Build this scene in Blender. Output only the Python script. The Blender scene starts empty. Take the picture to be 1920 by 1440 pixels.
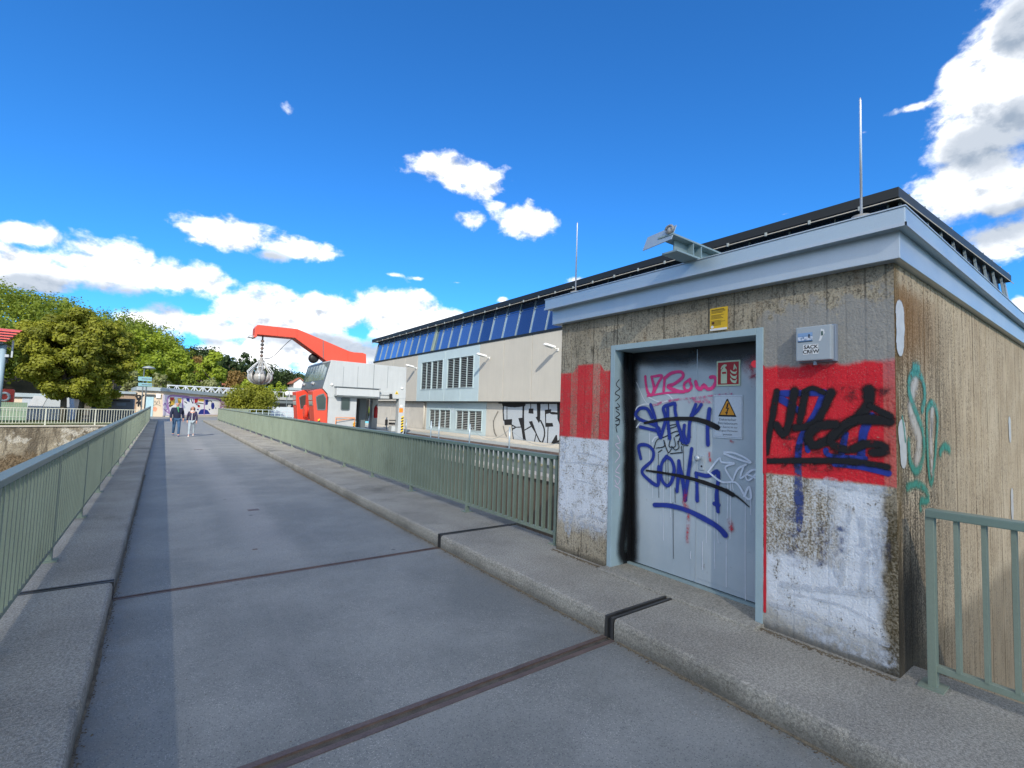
import bpy, bmesh, math, random
import numpy as np
from mathutils import Vector, Matrix, noise as mnoise
random.seed(7); rng = np.random.default_rng(7)
S = bpy.context.scene
COL = S.collection
PI = math.pi

# ------------------------------------------------------------------ camera
FPX = 887.0; EYE = 1.75
YAW, PITCH, ROLL = (math.radians(a) for a in (36.3, 3.4, 1.93))
def _cam():
    cy, sy = math.cos(YAW), math.sin(YAW)
    fwd = Vector((sy*math.cos(PITCH), cy*math.cos(PITCH), math.sin(PITCH)))
    r = Vector((cy, -sy, 0)); u = r.cross(fwd)
    r2 = math.cos(ROLL)*r + math.sin(ROLL)*u
    u2 = -math.sin(ROLL)*r + math.cos(ROLL)*u
    return r2, u2, fwd
CR, CU, CF = _cam()
cam_data = bpy.data.cameras.new('camera')
cam = bpy.data.objects.new('camera', cam_data); COL.objects.link(cam)
cam.matrix_world = Matrix(((CR.x, CU.x, -CF.x, 0), (CR.y, CU.y, -CF.y, 0), (CR.z, CU.z, -CF.z, EYE), (0, 0, 0, 1)))
cam_data.sensor_width = 36; cam_data.lens = FPX/1920*36; cam_data.clip_start = .05; cam_data.clip_end = 5000
S.camera = cam
def ray(px, py):                      # direction seen at a measured photo position
    return CR*((px-960)/FPX) - CU*((py-720)/FPX) + CF
def at(px, py, axis, v):              # point where that sight line meets the plane axis = v
    d = ray(px, py); o = Vector((0, 0, EYE)); i = 'XYZ'.index(axis)
    return o + d*((v-o[i])/d[i])

# ------------------------------------------------------------------ light and exposure
SUN = Vector((-.75, -1.40, 1.0)).normalized()
SUN_EL = math.asin(SUN.z); SUN_AZ = math.atan2(SUN.x, SUN.y)
SUN_STRENGTH = 4.6; SKY_STRENGTH = .145
S.view_settings.view_transform = 'Standard'; S.view_settings.look = 'None'
S.view_settings.exposure = 0.19; S.view_settings.gamma = 1; S.view_settings.use_curve_mapping = False
S.cycles.transparent_max_bounces = 40; S.cycles.max_bounces = 6
sd = bpy.data.lights.new('sun', 'SUN'); sd.energy = SUN_STRENGTH; sd.angle = math.radians(.5); sd.color = (1, .93, .82)
so = bpy.data.objects.new('sun', sd); COL.objects.link(so)
so.rotation_euler = SUN.to_track_quat('Z', 'Y').to_euler(); so.location = (0, 0, 50)

# ------------------------------------------------------------------ node helper
class NT:
    def __init__(s, tree): s.t = tree; s.n = tree.nodes; s.l = tree.links
    def new(s, typ, ins=None, out=0, **props):
        nd = s.n.new(typ)
        for k, v in props.items(): setattr(nd, k, v)
        for k, v in (ins or {}).items(): s.put(nd.inputs[k], v)
        return nd if out is None else nd.outputs[out]
    def put(s, inp, v):
        if isinstance(v, bpy.types.NodeSocket): s.l.new(v, inp)
        else: inp.default_value = v
    def m(s, op, a, b=0., c=0., clamp=False):
        return s.new('ShaderNodeMath', {0: a, 1: b, 2: c}, operation=op, use_clamp=clamp)
    def add(s, a, b): return s.m('ADD', a, b)
    def sub(s, a, b): return s.m('SUBTRACT', a, b)
    def mul(s, a, b): return s.m('MULTIPLY', a, b)
    def mx(s, a, b): return s.m('MAXIMUM', a, b)
    def mn(s, a, b): return s.m('MINIMUM', a, b)
    def vm(s, op, a, b=(0, 0, 0), out=0, **k):
        return s.new('ShaderNodeVectorMath', {0: a, 1: b}, out=out, operation=op, **k)
    def sm(s, x, a, b, c=0., d=1.):     # smoothstep from a to b
        if not isinstance(a, bpy.types.NodeSocket) and not isinstance(b, bpy.types.NodeSocket) and a > b:
            a, b, c, d = b, a, d, c
        return s.new('ShaderNodeMapRange', {'Value': x, 'From Min': a, 'From Max': b, 'To Min': c, 'To Max': d}, interpolation_type='SMOOTHSTEP')
    def noise(s, vec, scale, detail=3., rough=.5, out=0):
        return s.new('ShaderNodeTexNoise', {'Vector': vec, 'Scale': scale, 'Detail': detail, 'Roughness': rough}, out=out)
    def vor(s, vec, scale, out=0, **k): return s.new('ShaderNodeTexVoronoi', {'Vector': vec, 'Scale': scale}, out=out, **k)
    def mix(s, f, a, b, bt='MIX'):
        nd = s.new('ShaderNodeMix', out=None, data_type='RGBA', blend_type=bt, clamp_factor=True)
        s.put(nd.inputs[0], f)
        for i, v in ((6, a), (7, b)): s.put(nd.inputs[i], v if isinstance(v, bpy.types.NodeSocket) else c4(v))
        return nd.outputs[2]
    def pos(s): return s.new('ShaderNodeNewGeometry', out=0)
    def sep(s, v):
        nd = s.new('ShaderNodeSeparateXYZ', {0: v}, out=None); return nd.outputs
    def comb(s, x, y, z): return s.new('ShaderNodeCombineXYZ', {0: x, 1: y, 2: z})
    def white(s, v): return s.new('ShaderNodeTexWhiteNoise', {'W': v}, out=0, noise_dimensions='1D')
def c4(c): return tuple(c) if len(c) == 4 else (c[0], c[1], c[2], 1.)
def lin(r, g, b):                       # 8-bit picture value -> linear
    f = lambda v: (v/255/12.92 if v/255 <= .04045 else ((v/255+.055)/1.055)**2.4)
    return (f(r), f(g), f(b))

# ------------------------------------------------------------------ world: Nishita sky with cumulus
def az_el(px, py):
    d = ray(px, py).normalized(); return math.atan2(d.x, d.y), math.asin(d.z)
W = bpy.data.worlds.new('World'); S.world = W; W.use_nodes = True
def build_world():
    t = NT(W.node_tree); t.n.clear()
    out = t.new('ShaderNodeOutputWorld', out=None)
    sky = t.new('ShaderNodeTexSky', sky_type='NISHITA', sun_disc=False, sun_elevation=SUN_EL, sun_rotation=SUN_AZ,
                air_density=1.0, dust_density=.25, ozone_density=3.0, altitude=200)
    skyc = t.new('ShaderNodeGamma', {'Color': sky, 'Gamma': 1.0})
    skyc = t.vm('MULTIPLY', skyc, (.25, .83, 1.40))
    skyc = t.vm('SCALE', skyc); skyc.node.inputs[3].default_value = SKY_STRENGTH
    d = t.vm('NORMALIZE', t.new('ShaderNodeTexCoord', out=0))
    x, y, z = t.sep(d)
    az = t.m('ARCTAN2', x, y); el = t.m('ARCSINE', z)
    ae = t.comb(az, el, 0.)
    # horizon side stays pale, zenith deep blue: the Nishita sky does that by itself
    # cloud groups: photo position, radii, weight, grey share
    B = [(20,505,165,46,.95), (215,498,125,62,1.1), (60,440,95,30,.75), (340,522,120,40,.95), (440,442,115,36,.95), (545,462,95,28,.8), (505,478,70,22,.6),
         (385,612,190,36,.95), (515,598,135,66,1.2), (610,590,120,45,1.0), (740,588,95,64,1.25), (800,600,90,42,1.), (265,600,85,26,.75), (470,660,160,40,.9), (640,660,120,40,.9),
         (860,322,98,34,.95), (905,355,62,32,.72), (935,385,36,28,.55), (878,413,40,28,.72), (990,412,64,38,1.0), (800,318,50,18,.55), (560,658,200,55,.9), (690,680,150,50,.9), (930,590,90,20,.6),
         (738,515,34,10,.5), (785,522,34,10,.52), (792,543,18,9,.45), (857,530,30,8,.42), (538,208,48,42,.06), (512,90,26,20,.0), (940,562,22,10,.5), (1080,525,40,14,.55),
         (1900,170,165,160,1.3), (1835,250,120,90,1.1), (1835,330,120,95,1.0), (1800,130,60,40,.7), (1700,205,80,16,.5), (1860,360,150,62,1.15), (1900,90,90,130,1.0), (1880,450,90,50,.9), (1620,248,36,16,.33), (1470,402,30,9,.42), (1915,570,30,30,.7), (2100,300,260,260,1.2)]
    G = [(60,540,160,34,.9), (240,560,200,30,.9), (500,482,70,22,.8), (585,640,200,30,.75), (1870,265,150,85,1.0), (1850,425,130,55,1.0), (1910,60,70,90,.9), (700,655,110,32,.8), (380,640,140,24,.55), (2080,330,240,220,.8),(420,480,60,14,.4),(760,640,70,20,.5)]
    def field(vec, lst):
        acc = None
        for px, py, rx, ry, w in lst:
            a, e = az_el(px, py)
            a1, _ = az_el(px+rx*.5, py); a0, _ = az_el(px-rx*.5, py)
            _, e1 = az_el(px, py-ry*.5); _, e0 = az_el(px, py+ry*.5)
            ra = max(abs(a1-a0), .01); re = max(abs(e1-e0), .005)
            v = t.vm('SUBTRACT', vec, (a, e, 0)); v = t.vm('MULTIPLY', v, (1/ra, 1/re, 0))
            L = t.vm('LENGTH', v, out=1)
            f = t.m('MULTIPLY_ADD', L, -max(w, .9), w)
            acc = f if acc is None else t.m('SMOOTH_MAX', acc, f, .12)
        return acc
    # the rest of the sky, out of view: cumulus cover thickened to add white fill
    for k in range(26):
        aa = random.uniform(0, 2*PI)
        if -.45 < (aa if aa < PI else aa-2*PI) < 1.9: continue
    rest = t.noise(t.vm('MULTIPLY', d, (1, 1, 1.8)), 2.6, 3., .5)
    away = t.sm(t.m('COSINE', t.sub(az, math.radians(36.3))), .45, -.1)
    rest = t.mul(t.m('MULTIPLY_ADD', rest, 6., -2.75), away)
    rest = t.m('MULTIPLY_ADD', t.sub(1., away), -2., rest)
    f1 = t.mx(field(ae, B), rest)
    wob = t.noise(d, 9., 2., .5, out=1)
    dw = t.vm('ADD', d, t.vm('MULTIPLY', t.vm('SUBTRACT', wob, (.5, .5, .5)), (.03, .03, .03)))
    dn = t.vm('MULTIPLY', dw, (1, 1, 1.35))
    n1 = t.noise(dn, 17., 9., .58)
    off = (-.008, -.004, .015)
    n2 = t.noise(t.vm('ADD', dn, off), 17., 5., .55)
    dens = t.m('MULTIPLY_ADD', t.sub(n1, .5), 1.95, f1)
    alpha = t.sm(dens, -.03, .50)
    dens2 = t.m('MULTIPLY_ADD', t.sub(n2, .5), 1.95, t.mul(f1, 1.0))
    relief = t.sub(dens, dens2)
    lit = t.sm(relief, -.42, .12)
    g = t.sm(t.m('MULTIPLY_ADD', t.sub(n1, .5), 1.2, field(ae, G)), -.02, .6)
    bright = t.mul(t.m('MULTIPLY_ADD', lit, .52, .48), t.m('MULTIPLY_ADD', g, -.52, 1.))
    ccol = t.mix(t.m('POWER', bright, 1.7), (.22, .30, .41), (1.45, 1.45, 1.45))
    ccol = t.vm('SCALE', ccol); ccol.node.inputs[3].default_value = 1.0
    alpha = t.mul(alpha, t.sm(el, -.02, .03))
    col = t.mix(t.mul(alpha, .98), skyc, ccol)
    bg = t.new('ShaderNodeBackground', {'Color': col, 'Strength': 1.0})
    t.l.new(bg, out.inputs['Surface'])
build_world()

# ------------------------------------------------------------------ materials
MATS = {}
def material(name):
    m = bpy.data.materials.new(name); m.use_nodes = True; MATS[name] = m
    t = NT(m.node_tree); t.n.clear()
    out = t.new('ShaderNodeOutputMaterial', out=None)
    b = t.new('ShaderNodeBsdfPrincipled', out=None); t.l.new(b.outputs[0], out.inputs[0])
    return m, t, b, out
def pbr(name, col, rough=.6, metal=0., var=.12, vs=2.5, fine=.06, fs=60., bump=0., bs=60., streak=0., dirt=0., spec=.4, emit=None):
    m, t, b, out = material(name); p = t.pos()
    n = t.noise(p, vs, 4., .6); f = t.noise(p, fs, 2., .6)
    k = t.m('MULTIPLY_ADD', t.sub(n, .5), 2*var*1.6, 1.)
    k = t.add(k, t.mul(t.sub(f, .5), 2*fine*1.6))
    if streak:
        st = t.noise(t.vm('MULTIPLY', p, (6, 6, .35)), 1.6, 4., .65)
        k = t.add(k, t.mul(t.sub(st, .5), 2*streak))
    c = t.vm('SCALE', t.new('ShaderNodeRGB').node.outputs[0]); c.node.inputs[0].links[0].from_node.outputs[0].default_value = c4(col)
    t.put(c.node.inputs[3], k)
    if dirt:
        dn = t.sm(t.noise(p, 1.1, 6., .7), .52, .75)
        c = t.mix(t.mul(dn, dirt), c, (col[0]*.35, col[1]*.32, col[2]*.26))
    t.put(b.inputs['Base Color'], c); t.put(b.inputs['Roughness'], t.m('MULTIPLY_ADD', t.sub(n, .5), .25, rough))
    b.inputs['Metallic'].default_value = metal; b.inputs['Specular IOR Level'].default_value = spec
    if bump:
        bp = t.new('ShaderNodeBump', {'Height': t.noise(p, bs, 3., .6), 'Strength': bump, 'Distance': .01})
        t.put(b.inputs['Normal'], bp)
    if emit: b.inputs['Emission Color'].default_value = c4(emit[0]); b.inputs['Emission Strength'].default_value = emit[1]
    return m

RAIL = pbr('rail_green', (0.215, 0.26, 0.20), .42, 0, .14, 1.5, .07, 90, .04, 25, .10, .30)
RAILTOP = pbr('rail_cap_green', (0.165, 0.225, 0.185), .35, 0, .12, 2., .05, 90, .03, 25, 0, .25)
GALV = pbr('galvanised_sheet', (0.5, 0.56, 0.60), .40, .45, .07, 2., .06, 160, .05, 9, .06, .10)
GALVP = pbr('galvanised_flashing', (0.45, 0.54, 0.59), .38, .45, .07, 2., .06, 140, .02, 60)
STEEL = pbr('grey_blue_steel', (.27, .36, .37), .45, .1, .10, 2., .04, 90, .03, 30)
RODM = pbr('aluminium_rod', (.75, .76, .78), .35, .6)
FRAME = pbr('door_frame_teal', (0.33, 0.43, 0.45), .42, 0, .10, 4., .05, 120, .04, 40, .08, .2)
BLACKROOF = pbr('black_roof_edge', (.012, .014, .014), .45, .0, .2, .5, .1, 40)
RUST = pbr('rusty_steel', (0.16, 0.115, 0.095), .55, .35, .35, 6., .25, 80, .3, 90)
DARKSTEEL = pbr('dark_steel', (0.075, 0.073, 0.07), .42, .5, .3, 6., .15, 80, .2, 80)
GROOVE = pbr('joint_dirt', (0.1, 0.088, 0.07), .9, 0, .5, 12, .35, 140, .6, 120)
HALLP = pbr('hall_panel_beige', (0.47, 0.445, 0.385), .8, 0, .06, .8, .05, 50, .05, 60, .07)
HALLL = pbr('hall_lower_concrete', (0.48, 0.455, 0.4), .85, 0, .10, .8, .06, 40, .08, 50, .10, .25)
TEALP = pbr('panel_grey_teal', (0.43, 0.53, 0.55), .5, 0, .06, 1., .03, 40, .02, 40, .07)
LOUV = pbr('louvre_slat_grey', (.30, .34, .34), .5, .2)
LOUVDARK = pbr('louvre_void', (.008, .009, .010), .8)
MULL = pbr('mullion_alu', (0.24, 0.29, 0.3), .4, .3)
ORANGE = pbr('crane_orange_red', (0.6, 0.075, 0.042), .45, 0, .06, 1., .04, 40, .02, 30, .05, .12)
REDC = pbr('cab_red', (0.7, 0.06, 0.03), .38, 0, .06, 1., .04, 40)
CRANEG = pbr('crane_grey', (0.44, 0.465, 0.47), .45, .1, .06, .8, .04, 40, .02, 30, .10, .10)
CRANED = pbr('crane_dark_grey', (.13, .155, .165), .45, .2, .1, 1.)
CABGLASS = pbr('cab_glass', (.06, .08, .075), .08, .35, .2, 1., .0)
BANDGLASS = pbr('band_glass', (.30, .37, .35), .12, .5, .2, 1.5, .0)
RUBBER = pbr('black_rubber', (.012, .012, .013), .7)
GRABM = pbr('grab_grey', (.34, .33, .31), .5, .15, .2, 3., .12, 40, .1, 40, 0, .5)
GRABP = pbr('grab_arm_grey', (.42, .44, .45), .45, .2, .15, 4., .1, 40)
BROWN = pbr('shutter_brown', (.16, .125, .09), .85, 0, .25, 1., .2, 30, .2, 40, .35)
DECK = pbr('deck_grey', (0.3, 0.32, 0.31), .8, 0, .12, .8, .08, 40, .1, 50)
DECKL = pbr('kerb_beige', (0.5, 0.46, 0.38), .85, 0, .12, 1., .1, 50, .1, 60)
WHITE = pbr('white_paint', (.72, .72, .70), .5, 0, .06, 3, .04)
WRAIL = pbr('cream_rail', (.60, .61, .50), .5, 0, .12, 3, .05, 60, 0, 30, 0, .15)
BLUEPOST = pbr('galv_post', (.36, .44, .50), .4, .4)
YEL = pbr('yellow_paint', (.72, .50, .03), .5)
BLK = pbr('black_paint', (.015, .015, .016), .5)
ORNG = pbr('orange_marking', (.75, .22, .02), .5)
BOXP = pbr('box_plastic', (0.36, 0.4, 0.42), .4, 0, .05, 4, .03)
BOXG = pbr('box_back_grey', (.24, .28, .34), .4, .1)
SKIN = pbr('skin', (.52, .28, .20), .5, 0, .05)
NAVY = pbr('navy_cloth', (0.008, 0.013, 0.038), .8, 0, .2, 8, .2, 120, .2, 60)
PLUM = pbr('plum_navy_cloth', (0.02, 0.016, 0.048), .7, 0, .2, 8, .2, 120, .2, 60)
JEANS = pbr('blue_denim', (.035, .085, .17), .85, 0, .25, 8, .2, 120)
LJEANS = pbr('pale_denim', (.30, .36, .40), .85, 0, .15, 8, .1, 120)
SHOEB = pbr('blue_shoe', (.05, .08, .2), .6)
SHOEW = pbr('white_shoe', (.65, .62, .58), .6)
HAIRB = pbr('brown_hair', (.06, .028, .016), .6)
SCARF = pbr('green_scarf', (.05, .25, .12), .8)
FLEECE = pbr('pale_fleece', (.62, .64, .64), .9)
REDTILE = pbr('red_tile_roof', (.36, .13, .08), .8, 0, .2, 2, .2, 20)
REDSHEET = pbr('red_roof_sheet', (.62, .10, .085), .5, 0, .06, 1)
BLUECOL = pbr('blue_grey_column', (.26, .36, .42), .45, 0, .06, 1)
CONT = pbr('dark_grey_container', (.085, .098, .125), .6, 0, .1, 1)
CONTL = pbr('light_grey_box', (.40, .44, .47), .6, 0, .06, 1)
GFENCE = pbr('pale_green_fence', (.17, .25, .18), .7, 0, .12, 1.5)
KIOSK = pbr('kiosk_render', (0.6, 0.5, 0.38), .85, 0, .08, 1, .05, 30, 0, 30, .06, .15)
KIOSKB = pbr('kiosk_brown', (.36, .26, .18), .85, 0, .08, 1, .05, 30, 0, 30, .15)
SLATE = pbr('flat_roof_grey', (.34, .40, .42), .5, .2, .1, 1)
DOORBL = pbr('pale_blue_door', (.38, .55, .60), .5)
TRUSSM = pbr('truss_pale_steel', (.62, .66, .68), .45, .1)
SIGNB = pbr('sign_teal', (.20, .40, .46), .5)
BARK = pbr('bark', (.085, .075, .06), .9, 0, .4, 6, .3, 40, .6, 30)
GRASS = pbr('grass', (.07, .105, .02), .95, 0, .35, 3, .3, 30)
MUD = pbr('earth', (.10, .085, .055), .95, 0, .3, .5, .2, 8)
HOUSEW = pbr('house_white', (.62, .62, .60), .8)
CONCR = pbr('plain_concrete', (0.38, 0.36, 0.32), .85, 0, .14, .6, .08, 30, .1, 30, .12, .3)
SEATM = pbr('seat_tan', (.36, .26, .15), .7)

def concrete_kerb():
    m, t, b, o = material('kerb_concrete'); p = t.pos()
    n = t.noise(p, 1.3, 5., .6); g = t.noise(p, 62., 5., .8); g2 = t.noise(p, 210., 2., .6)
    c = t.mix(t.sm(n, .3, .7), (.30, .28, .23), (.43, .405, .335))
    c = t.mix(t.sm(g, .42, .58), t.mix(.52, c, (.05, .046, .037)), c)
    c = t.mix(t.mul(t.sm(g2, .54, .70), .65), c, (.66, .62, .53))
    big = t.sm(t.noise(p, .8, 6., .65), .52, .72); c = t.mix(t.mul(big, .55), c, (.085, .082, .062))
    x, y, z = t.sep(p)
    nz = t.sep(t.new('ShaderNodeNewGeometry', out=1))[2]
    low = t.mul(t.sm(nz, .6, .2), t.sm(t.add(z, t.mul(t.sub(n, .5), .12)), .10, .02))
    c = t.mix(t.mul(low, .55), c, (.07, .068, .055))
    t.put(b.inputs['Base Color'], c); b.inputs['Roughness'].default_value = .9
    h = t.add(t.mul(g, 1.), t.mul(g2, .5))
    t.put(b.inputs['Normal'], t.new('ShaderNodeBump', {'Height': h, 'Strength': .55, 'Distance': .006}))
    return m
KERB = concrete_kerb()

def road_mat():
    m, t, b, o = material('road_coating'); p = t.pos(); x, y, z = t.sep(p)
    sp = t.new('ShaderNodeTexVoronoi', {'Vector': p, 'Scale': 125.}, out=None)
    d = sp.outputs['Distance']; cc = t.sep(sp.outputs['Color'])
    n = t.noise(p, .9, 6., .62); n2 = t.noise(t.vm('MULTIPLY', p, (2.2, .35, 1)), 1.2, 5., .6)
    base = t.mix(t.sm(n, .35, .68), (.178, .184, .166), (.258, .264, .240))
    base = t.mix(t.mul(t.sm(n2, .52, .74), .3), base, (.30, .295, .275))
    # a paler worn wheel path down the middle of the lane
    tr = t.mul(t.sm(t.m('ABSOLUTE', t.sub(x, t.m('MULTIPLY_ADD', n, .5, .95))), .42, .08), t.sm(y, 5.2, 7.))
    base = t.mix(t.mul(tr, .4), base, (.34, .33, .305))
    scr = t.sm(t.noise(t.vm('MULTIPLY', t.vm('ADD', p, t.vm('MULTIPLY', t.comb(y, 0., 0.), (.35, 0, 0))), (26, .7, 1)), 1.0, 3., .5), .66, .74)
    base = t.mix(t.mul(scr, t.mul(t.sm(n, .45, .6), .35)), base, (.36, .355, .335))
    tar = t.sm(t.noise(p, 3.3, 4., .65), .70, .735); base = t.mix(t.mul(tar, .35), base, (.10, .105, .105))
    wear = t.sm(t.noise(p, 1.7, 5., .6), .42, .62)
    speck = t.mul(t.sm(cc[0], .52, .85), t.sm(d, .60, .30)); speck = t.mul(speck, t.m('MULTIPLY_ADD', wear, .40, .35))
    c = t.mix(t.mul(speck, .80), base, (.50, .485, .43))
    dk = t.mul(t.sm(cc[1], .62, .85), t.sm(d, .6, .3)); c = t.mix(t.mul(dk, .62), c, (.05, .055, .065))
    edge = t.mx(t.sm(x, .02, -.22), t.sm(x, 2.72, 2.93)); en = t.sm(t.noise(p, 7., 4., .6), .35, .65)
    c = t.mix(t.mul(t.mul(edge, en), .5), c, (.22, .20, .16))
    spot = t.sm(t.vor(p, 1.1), .045, .02); c = t.mix(t.mul(spot, .7), c, (.05, .05, .05))
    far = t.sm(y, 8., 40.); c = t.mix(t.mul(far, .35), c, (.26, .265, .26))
    t.put(b.inputs['Base Color'], c); t.put(b.inputs['Roughness'], t.m('MULTIPLY_ADD', n, .2, .55))
    b.inputs['Specular IOR Level'].default_value = .45
    t.put(b.inputs['Normal'], t.new('ShaderNodeBump', {'Height': t.add(d, t.noise(p, 220., 2., .6)), 'Strength': .4, 'Distance': .004}))
    return m
ROAD = road_mat()

def booth_mat(side):
    """board-marked concrete: 'front' carries the red and white paint, 'side' the rust and lichen"""
    m, t, b, o = material('booth_concrete_'+side); p = t.pos(); x, y, z = t.sep(p)
    s = y if side == 'front' else x
    bw = .116 if side == 'front' else .098
    sb = t.m('DIVIDE', s, bw); fr = t.m('FRACT', sb); bi = t.m('FLOOR', sb); rnd = t.white(bi)
    joint = t.sm(t.m('ABSOLUTE', t.sub(fr, .5)), .40, .5)
    sv = t.comb(t.mul(s, 1.), 0., t.mul(z, .10)); streak = t.noise(sv, 26., 4., .7)
    n = t.noise(p, 1.6, 5., .6); mid = t.noise(p, 7., 4., .65); g = t.noise(p, 70., 4., .72); g2 = t.noise(p, 190., 2., .6)
    hg = t.add(t.add(t.mul(g, .9), t.mul(t.noise(p, 34., 3., .65), .9)), t.mul(joint, -.16))
    if side == 'front':
        c = t.mix(t.sm(n, .3, .7), (.34, .285, .195), (.52, .445, .32))
        c = t.mix(t.mul(rnd, .25), c, (.40, .355, .27))
        c = t.mix(t.mul(t.sm(g, .49, .62), .62), c, (.075, .063, .045))
        pit = t.sm(t.add(t.noise(p, 38., 4., .7), t.mul(t.sub(mid, .5), .5)), .56, .63); c = t.mix(t.mul(pit, .55), c, (.05, .042, .03))
        c = t.mix(t.mul(t.mul(t.sm(streak, .50, .64), t.sm(mid, .35, .6)), .72), c, (.065, .052, .035))
        c = t.mix(t.mul(joint, t.mul(t.sm(t.noise(sv, 7., 3., .6), .42, .66), .85)), c, (.035, .03, .022))
        ochre = t.mul(t.sm(t.noise(t.comb(t.mul(s, 3.), 7., t.mul(z, .8)), 1.6, 4., .6), .55, .72), t.sm(z, 1.9, 2.5)); c = t.mix(t.mul(ochre, .55), c, (.17, .085, .025))
        # smooth grey repair round the box
        rep = t.mul(t.mul(t.sm(y, 1.95, 1.78), t.sm(z, 1.9, 2.1)), t.sm(t.add(z, t.mul(t.sub(mid, .5), .8)), 2.66, 2.56))
        c = t.mix(t.mul(rep, .8), c, t.mix(mid, (.25, .245, .225), (.38, .37, .345)))
        wob = t.mul(t.sub(mid, .5), .12); wob2 = t.mul(t.sub(t.noise(t.comb(t.mul(s, 1.), 3., 0.), 3.2, 2., .5), .5), .22)
        right = t.sm(y, 2.2, 2.1); left = t.sub(1., right)
        # right hand field: opaque red above, white below
        rz0 = t.m('MULTIPLY_ADD', t.sub(y, .98), -.01, 1.35)
        red_r = t.mul(t.sm(t.add(z, t.mul(wob, .3)), t.sub(rz0, .012), t.add(rz0, .012)), t.sm(t.add(t.add(z, t.mul(wob, .8)), t.mul(wob2, .55)), 2.20, 2.155))
        red_r = t.mul(t.mul(red_r, right), t.sm(y, .985, 1.0))
        red_r = t.mul(red_r, t.m('MULTIPLY_ADD', t.sm(y, 1.07, 1.06), -.35, 1.))
        red_r = t.mul(red_r, t.sub(1., t.mul(t.mx(t.sm(g2, .62, .70), t.sm(t.noise(p, 24., 5., .7), .64, .68)), .75)))
        # left hand field: thinner red following the boards
        bw2 = t.white(t.add(bi, 31.))
        zt = t.add(t.m('MULTIPLY_ADD', t.sm(t.m('ABSOLUTE', t.sub(y, 3.78)), .26, .16), .085, 2.235), t.mul(wob, .2))
        red_l = t.mul(t.sm(z, 1.47, 1.50), t.sm(t.sub(zt, z), -.012, .02))
        worn = t.sm(t.add(t.mul(g, .95), t.add(t.mul(bw2, .22), t.mul(t.sub(mid, .5), .5))), .78, .48)
        red_l = t.mul(t.mul(red_l, left), t.mul(t.m('MULTIPLY_ADD', worn, .72, .22), t.sm(y, 3.43, 3.45)))
        # paint thins with the roughness of the boards
        wl_hi = t.mul(left, t.mul(t.sm(t.add(z, t.mul(wob, .3)), 1.50, 1.475), t.sm(t.add(z, t.mul(mid, .5)), .62, .92)))
        wl = t.mul(wl_hi, t.sm(t.add(g, t.mul(t.sub(mid, .5), .5)), .68, .50))
        wl = t.mul(wl, t.mul(t.sm(y, 3.43, 3.46), t.sm(y, 4.235, 4.2)))
        wr_z = t.mul(t.sm(z, t.add(rz0, .004), t.sub(rz0, .02)), t.sm(t.add(z, t.mul(mid, .35)), .38, .62))
        cover = t.mx(t.sm(t.add(y, t.mul(wob, 2.)), 1.42, 1.25), t.sm(t.add(z, wob), .80, .70)); cover = t.mx(cover, t.mul(t.sm(z, 1.2, 1.3), t.sm(y, 1.55, 1.4)))
        holes = t.sm(t.add(t.add(g, t.mul(t.sub(streak, .5), .75)), t.mul(t.sub(mid, .5), .9)), .78, .63)
        rough_w = t.sm(t.add(t.add(g, t.mul(g2, .3)), t.mul(t.sub(streak, .5), .4)), .72, .50)
        wr = t.mul(t.mul(wr_z, right), t.new('ShaderNodeMix', {0: cover, 2: t.mul(rough_w, .75), 3: holes}))
        wr = t.mul(wr, t.sm(t.add(y, t.mul(wob, .9)), 1.05, 1.12))
        low = t.mul(t.sm(t.add(z, wob), .42, .30), .6); c = t.mix(t.mul(low, right), c, (.40, .41, .40))
        corner = t.mul(t.sm(t.add(y, t.mul(wob, .9)), 1.17, 1.05), t.sm(z, 1.4, 1.1)); c = t.mix(t.mul(corner, t.m('MULTIPLY_ADD', t.sm(g, .35, .6), .5, .42)), c, (.06, .043, .016))
        c = t.mix(t.mx(wl, wr), c, (.72, .745, .77))
        c = t.mix(t.mul(t.mx(wl, wr), t.mul(t.sm(mid, .45, .7), .3)), c, (.36, .35, .32))
        c = t.mix(t.mx(red_r, red_l), c, t.mix(t.mul(n, 1.), (.60, .016, .028), (.76, .03, .042)))
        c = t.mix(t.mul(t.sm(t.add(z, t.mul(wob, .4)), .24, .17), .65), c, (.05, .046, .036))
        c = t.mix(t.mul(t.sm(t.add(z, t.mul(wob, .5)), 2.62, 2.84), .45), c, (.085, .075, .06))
    else:
        c = t.mix(t.sm(n, .3, .7), (.42, .33, .215), (.54, .44, .30))
        c = t.mix(t.mul(rnd, .14), c, (.54, .45, .32))
        fine = t.noise(t.comb(t.mul(s, 1.), 0., t.mul(z, .05)), 74., 5., .75); brk = t.noise(t.comb(t.mul(s, 1.), 5., t.mul(z, .35)), 9., 5., .7)
        reach = t.sm(t.add(x, t.mul(t.sub(mid, .5), 1.2)), 11., 4.2, .35, 1.)
        c = t.mix(t.mul(t.mul(t.sm(fine, .55, .60), t.sm(brk, .47, .56)), t.mul(reach, .85)), c, (.10, .065, .034))
        c = t.mix(t.mul(t.mul(joint, t.sm(t.noise(sv, 9., 3., .6), .47, .6)), .7), c, (.06, .042, .025))
        c = t.mix(t.mul(t.mul(t.sm(t.add(g, t.mul(t.sub(t.noise(p, 32., 3., .6), .5), .6)), .50, .58), t.sm(t.noise(sv, 14., 4., .6), .40, .56)), t.mul(reach, .8)), c, (.085, .062, .038))
        edge = t.sm(t.add(x, t.mul(t.sub(t.noise(sv, 12., 4., .6), .5), 2.2)), 6.0, 4.0)
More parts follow.
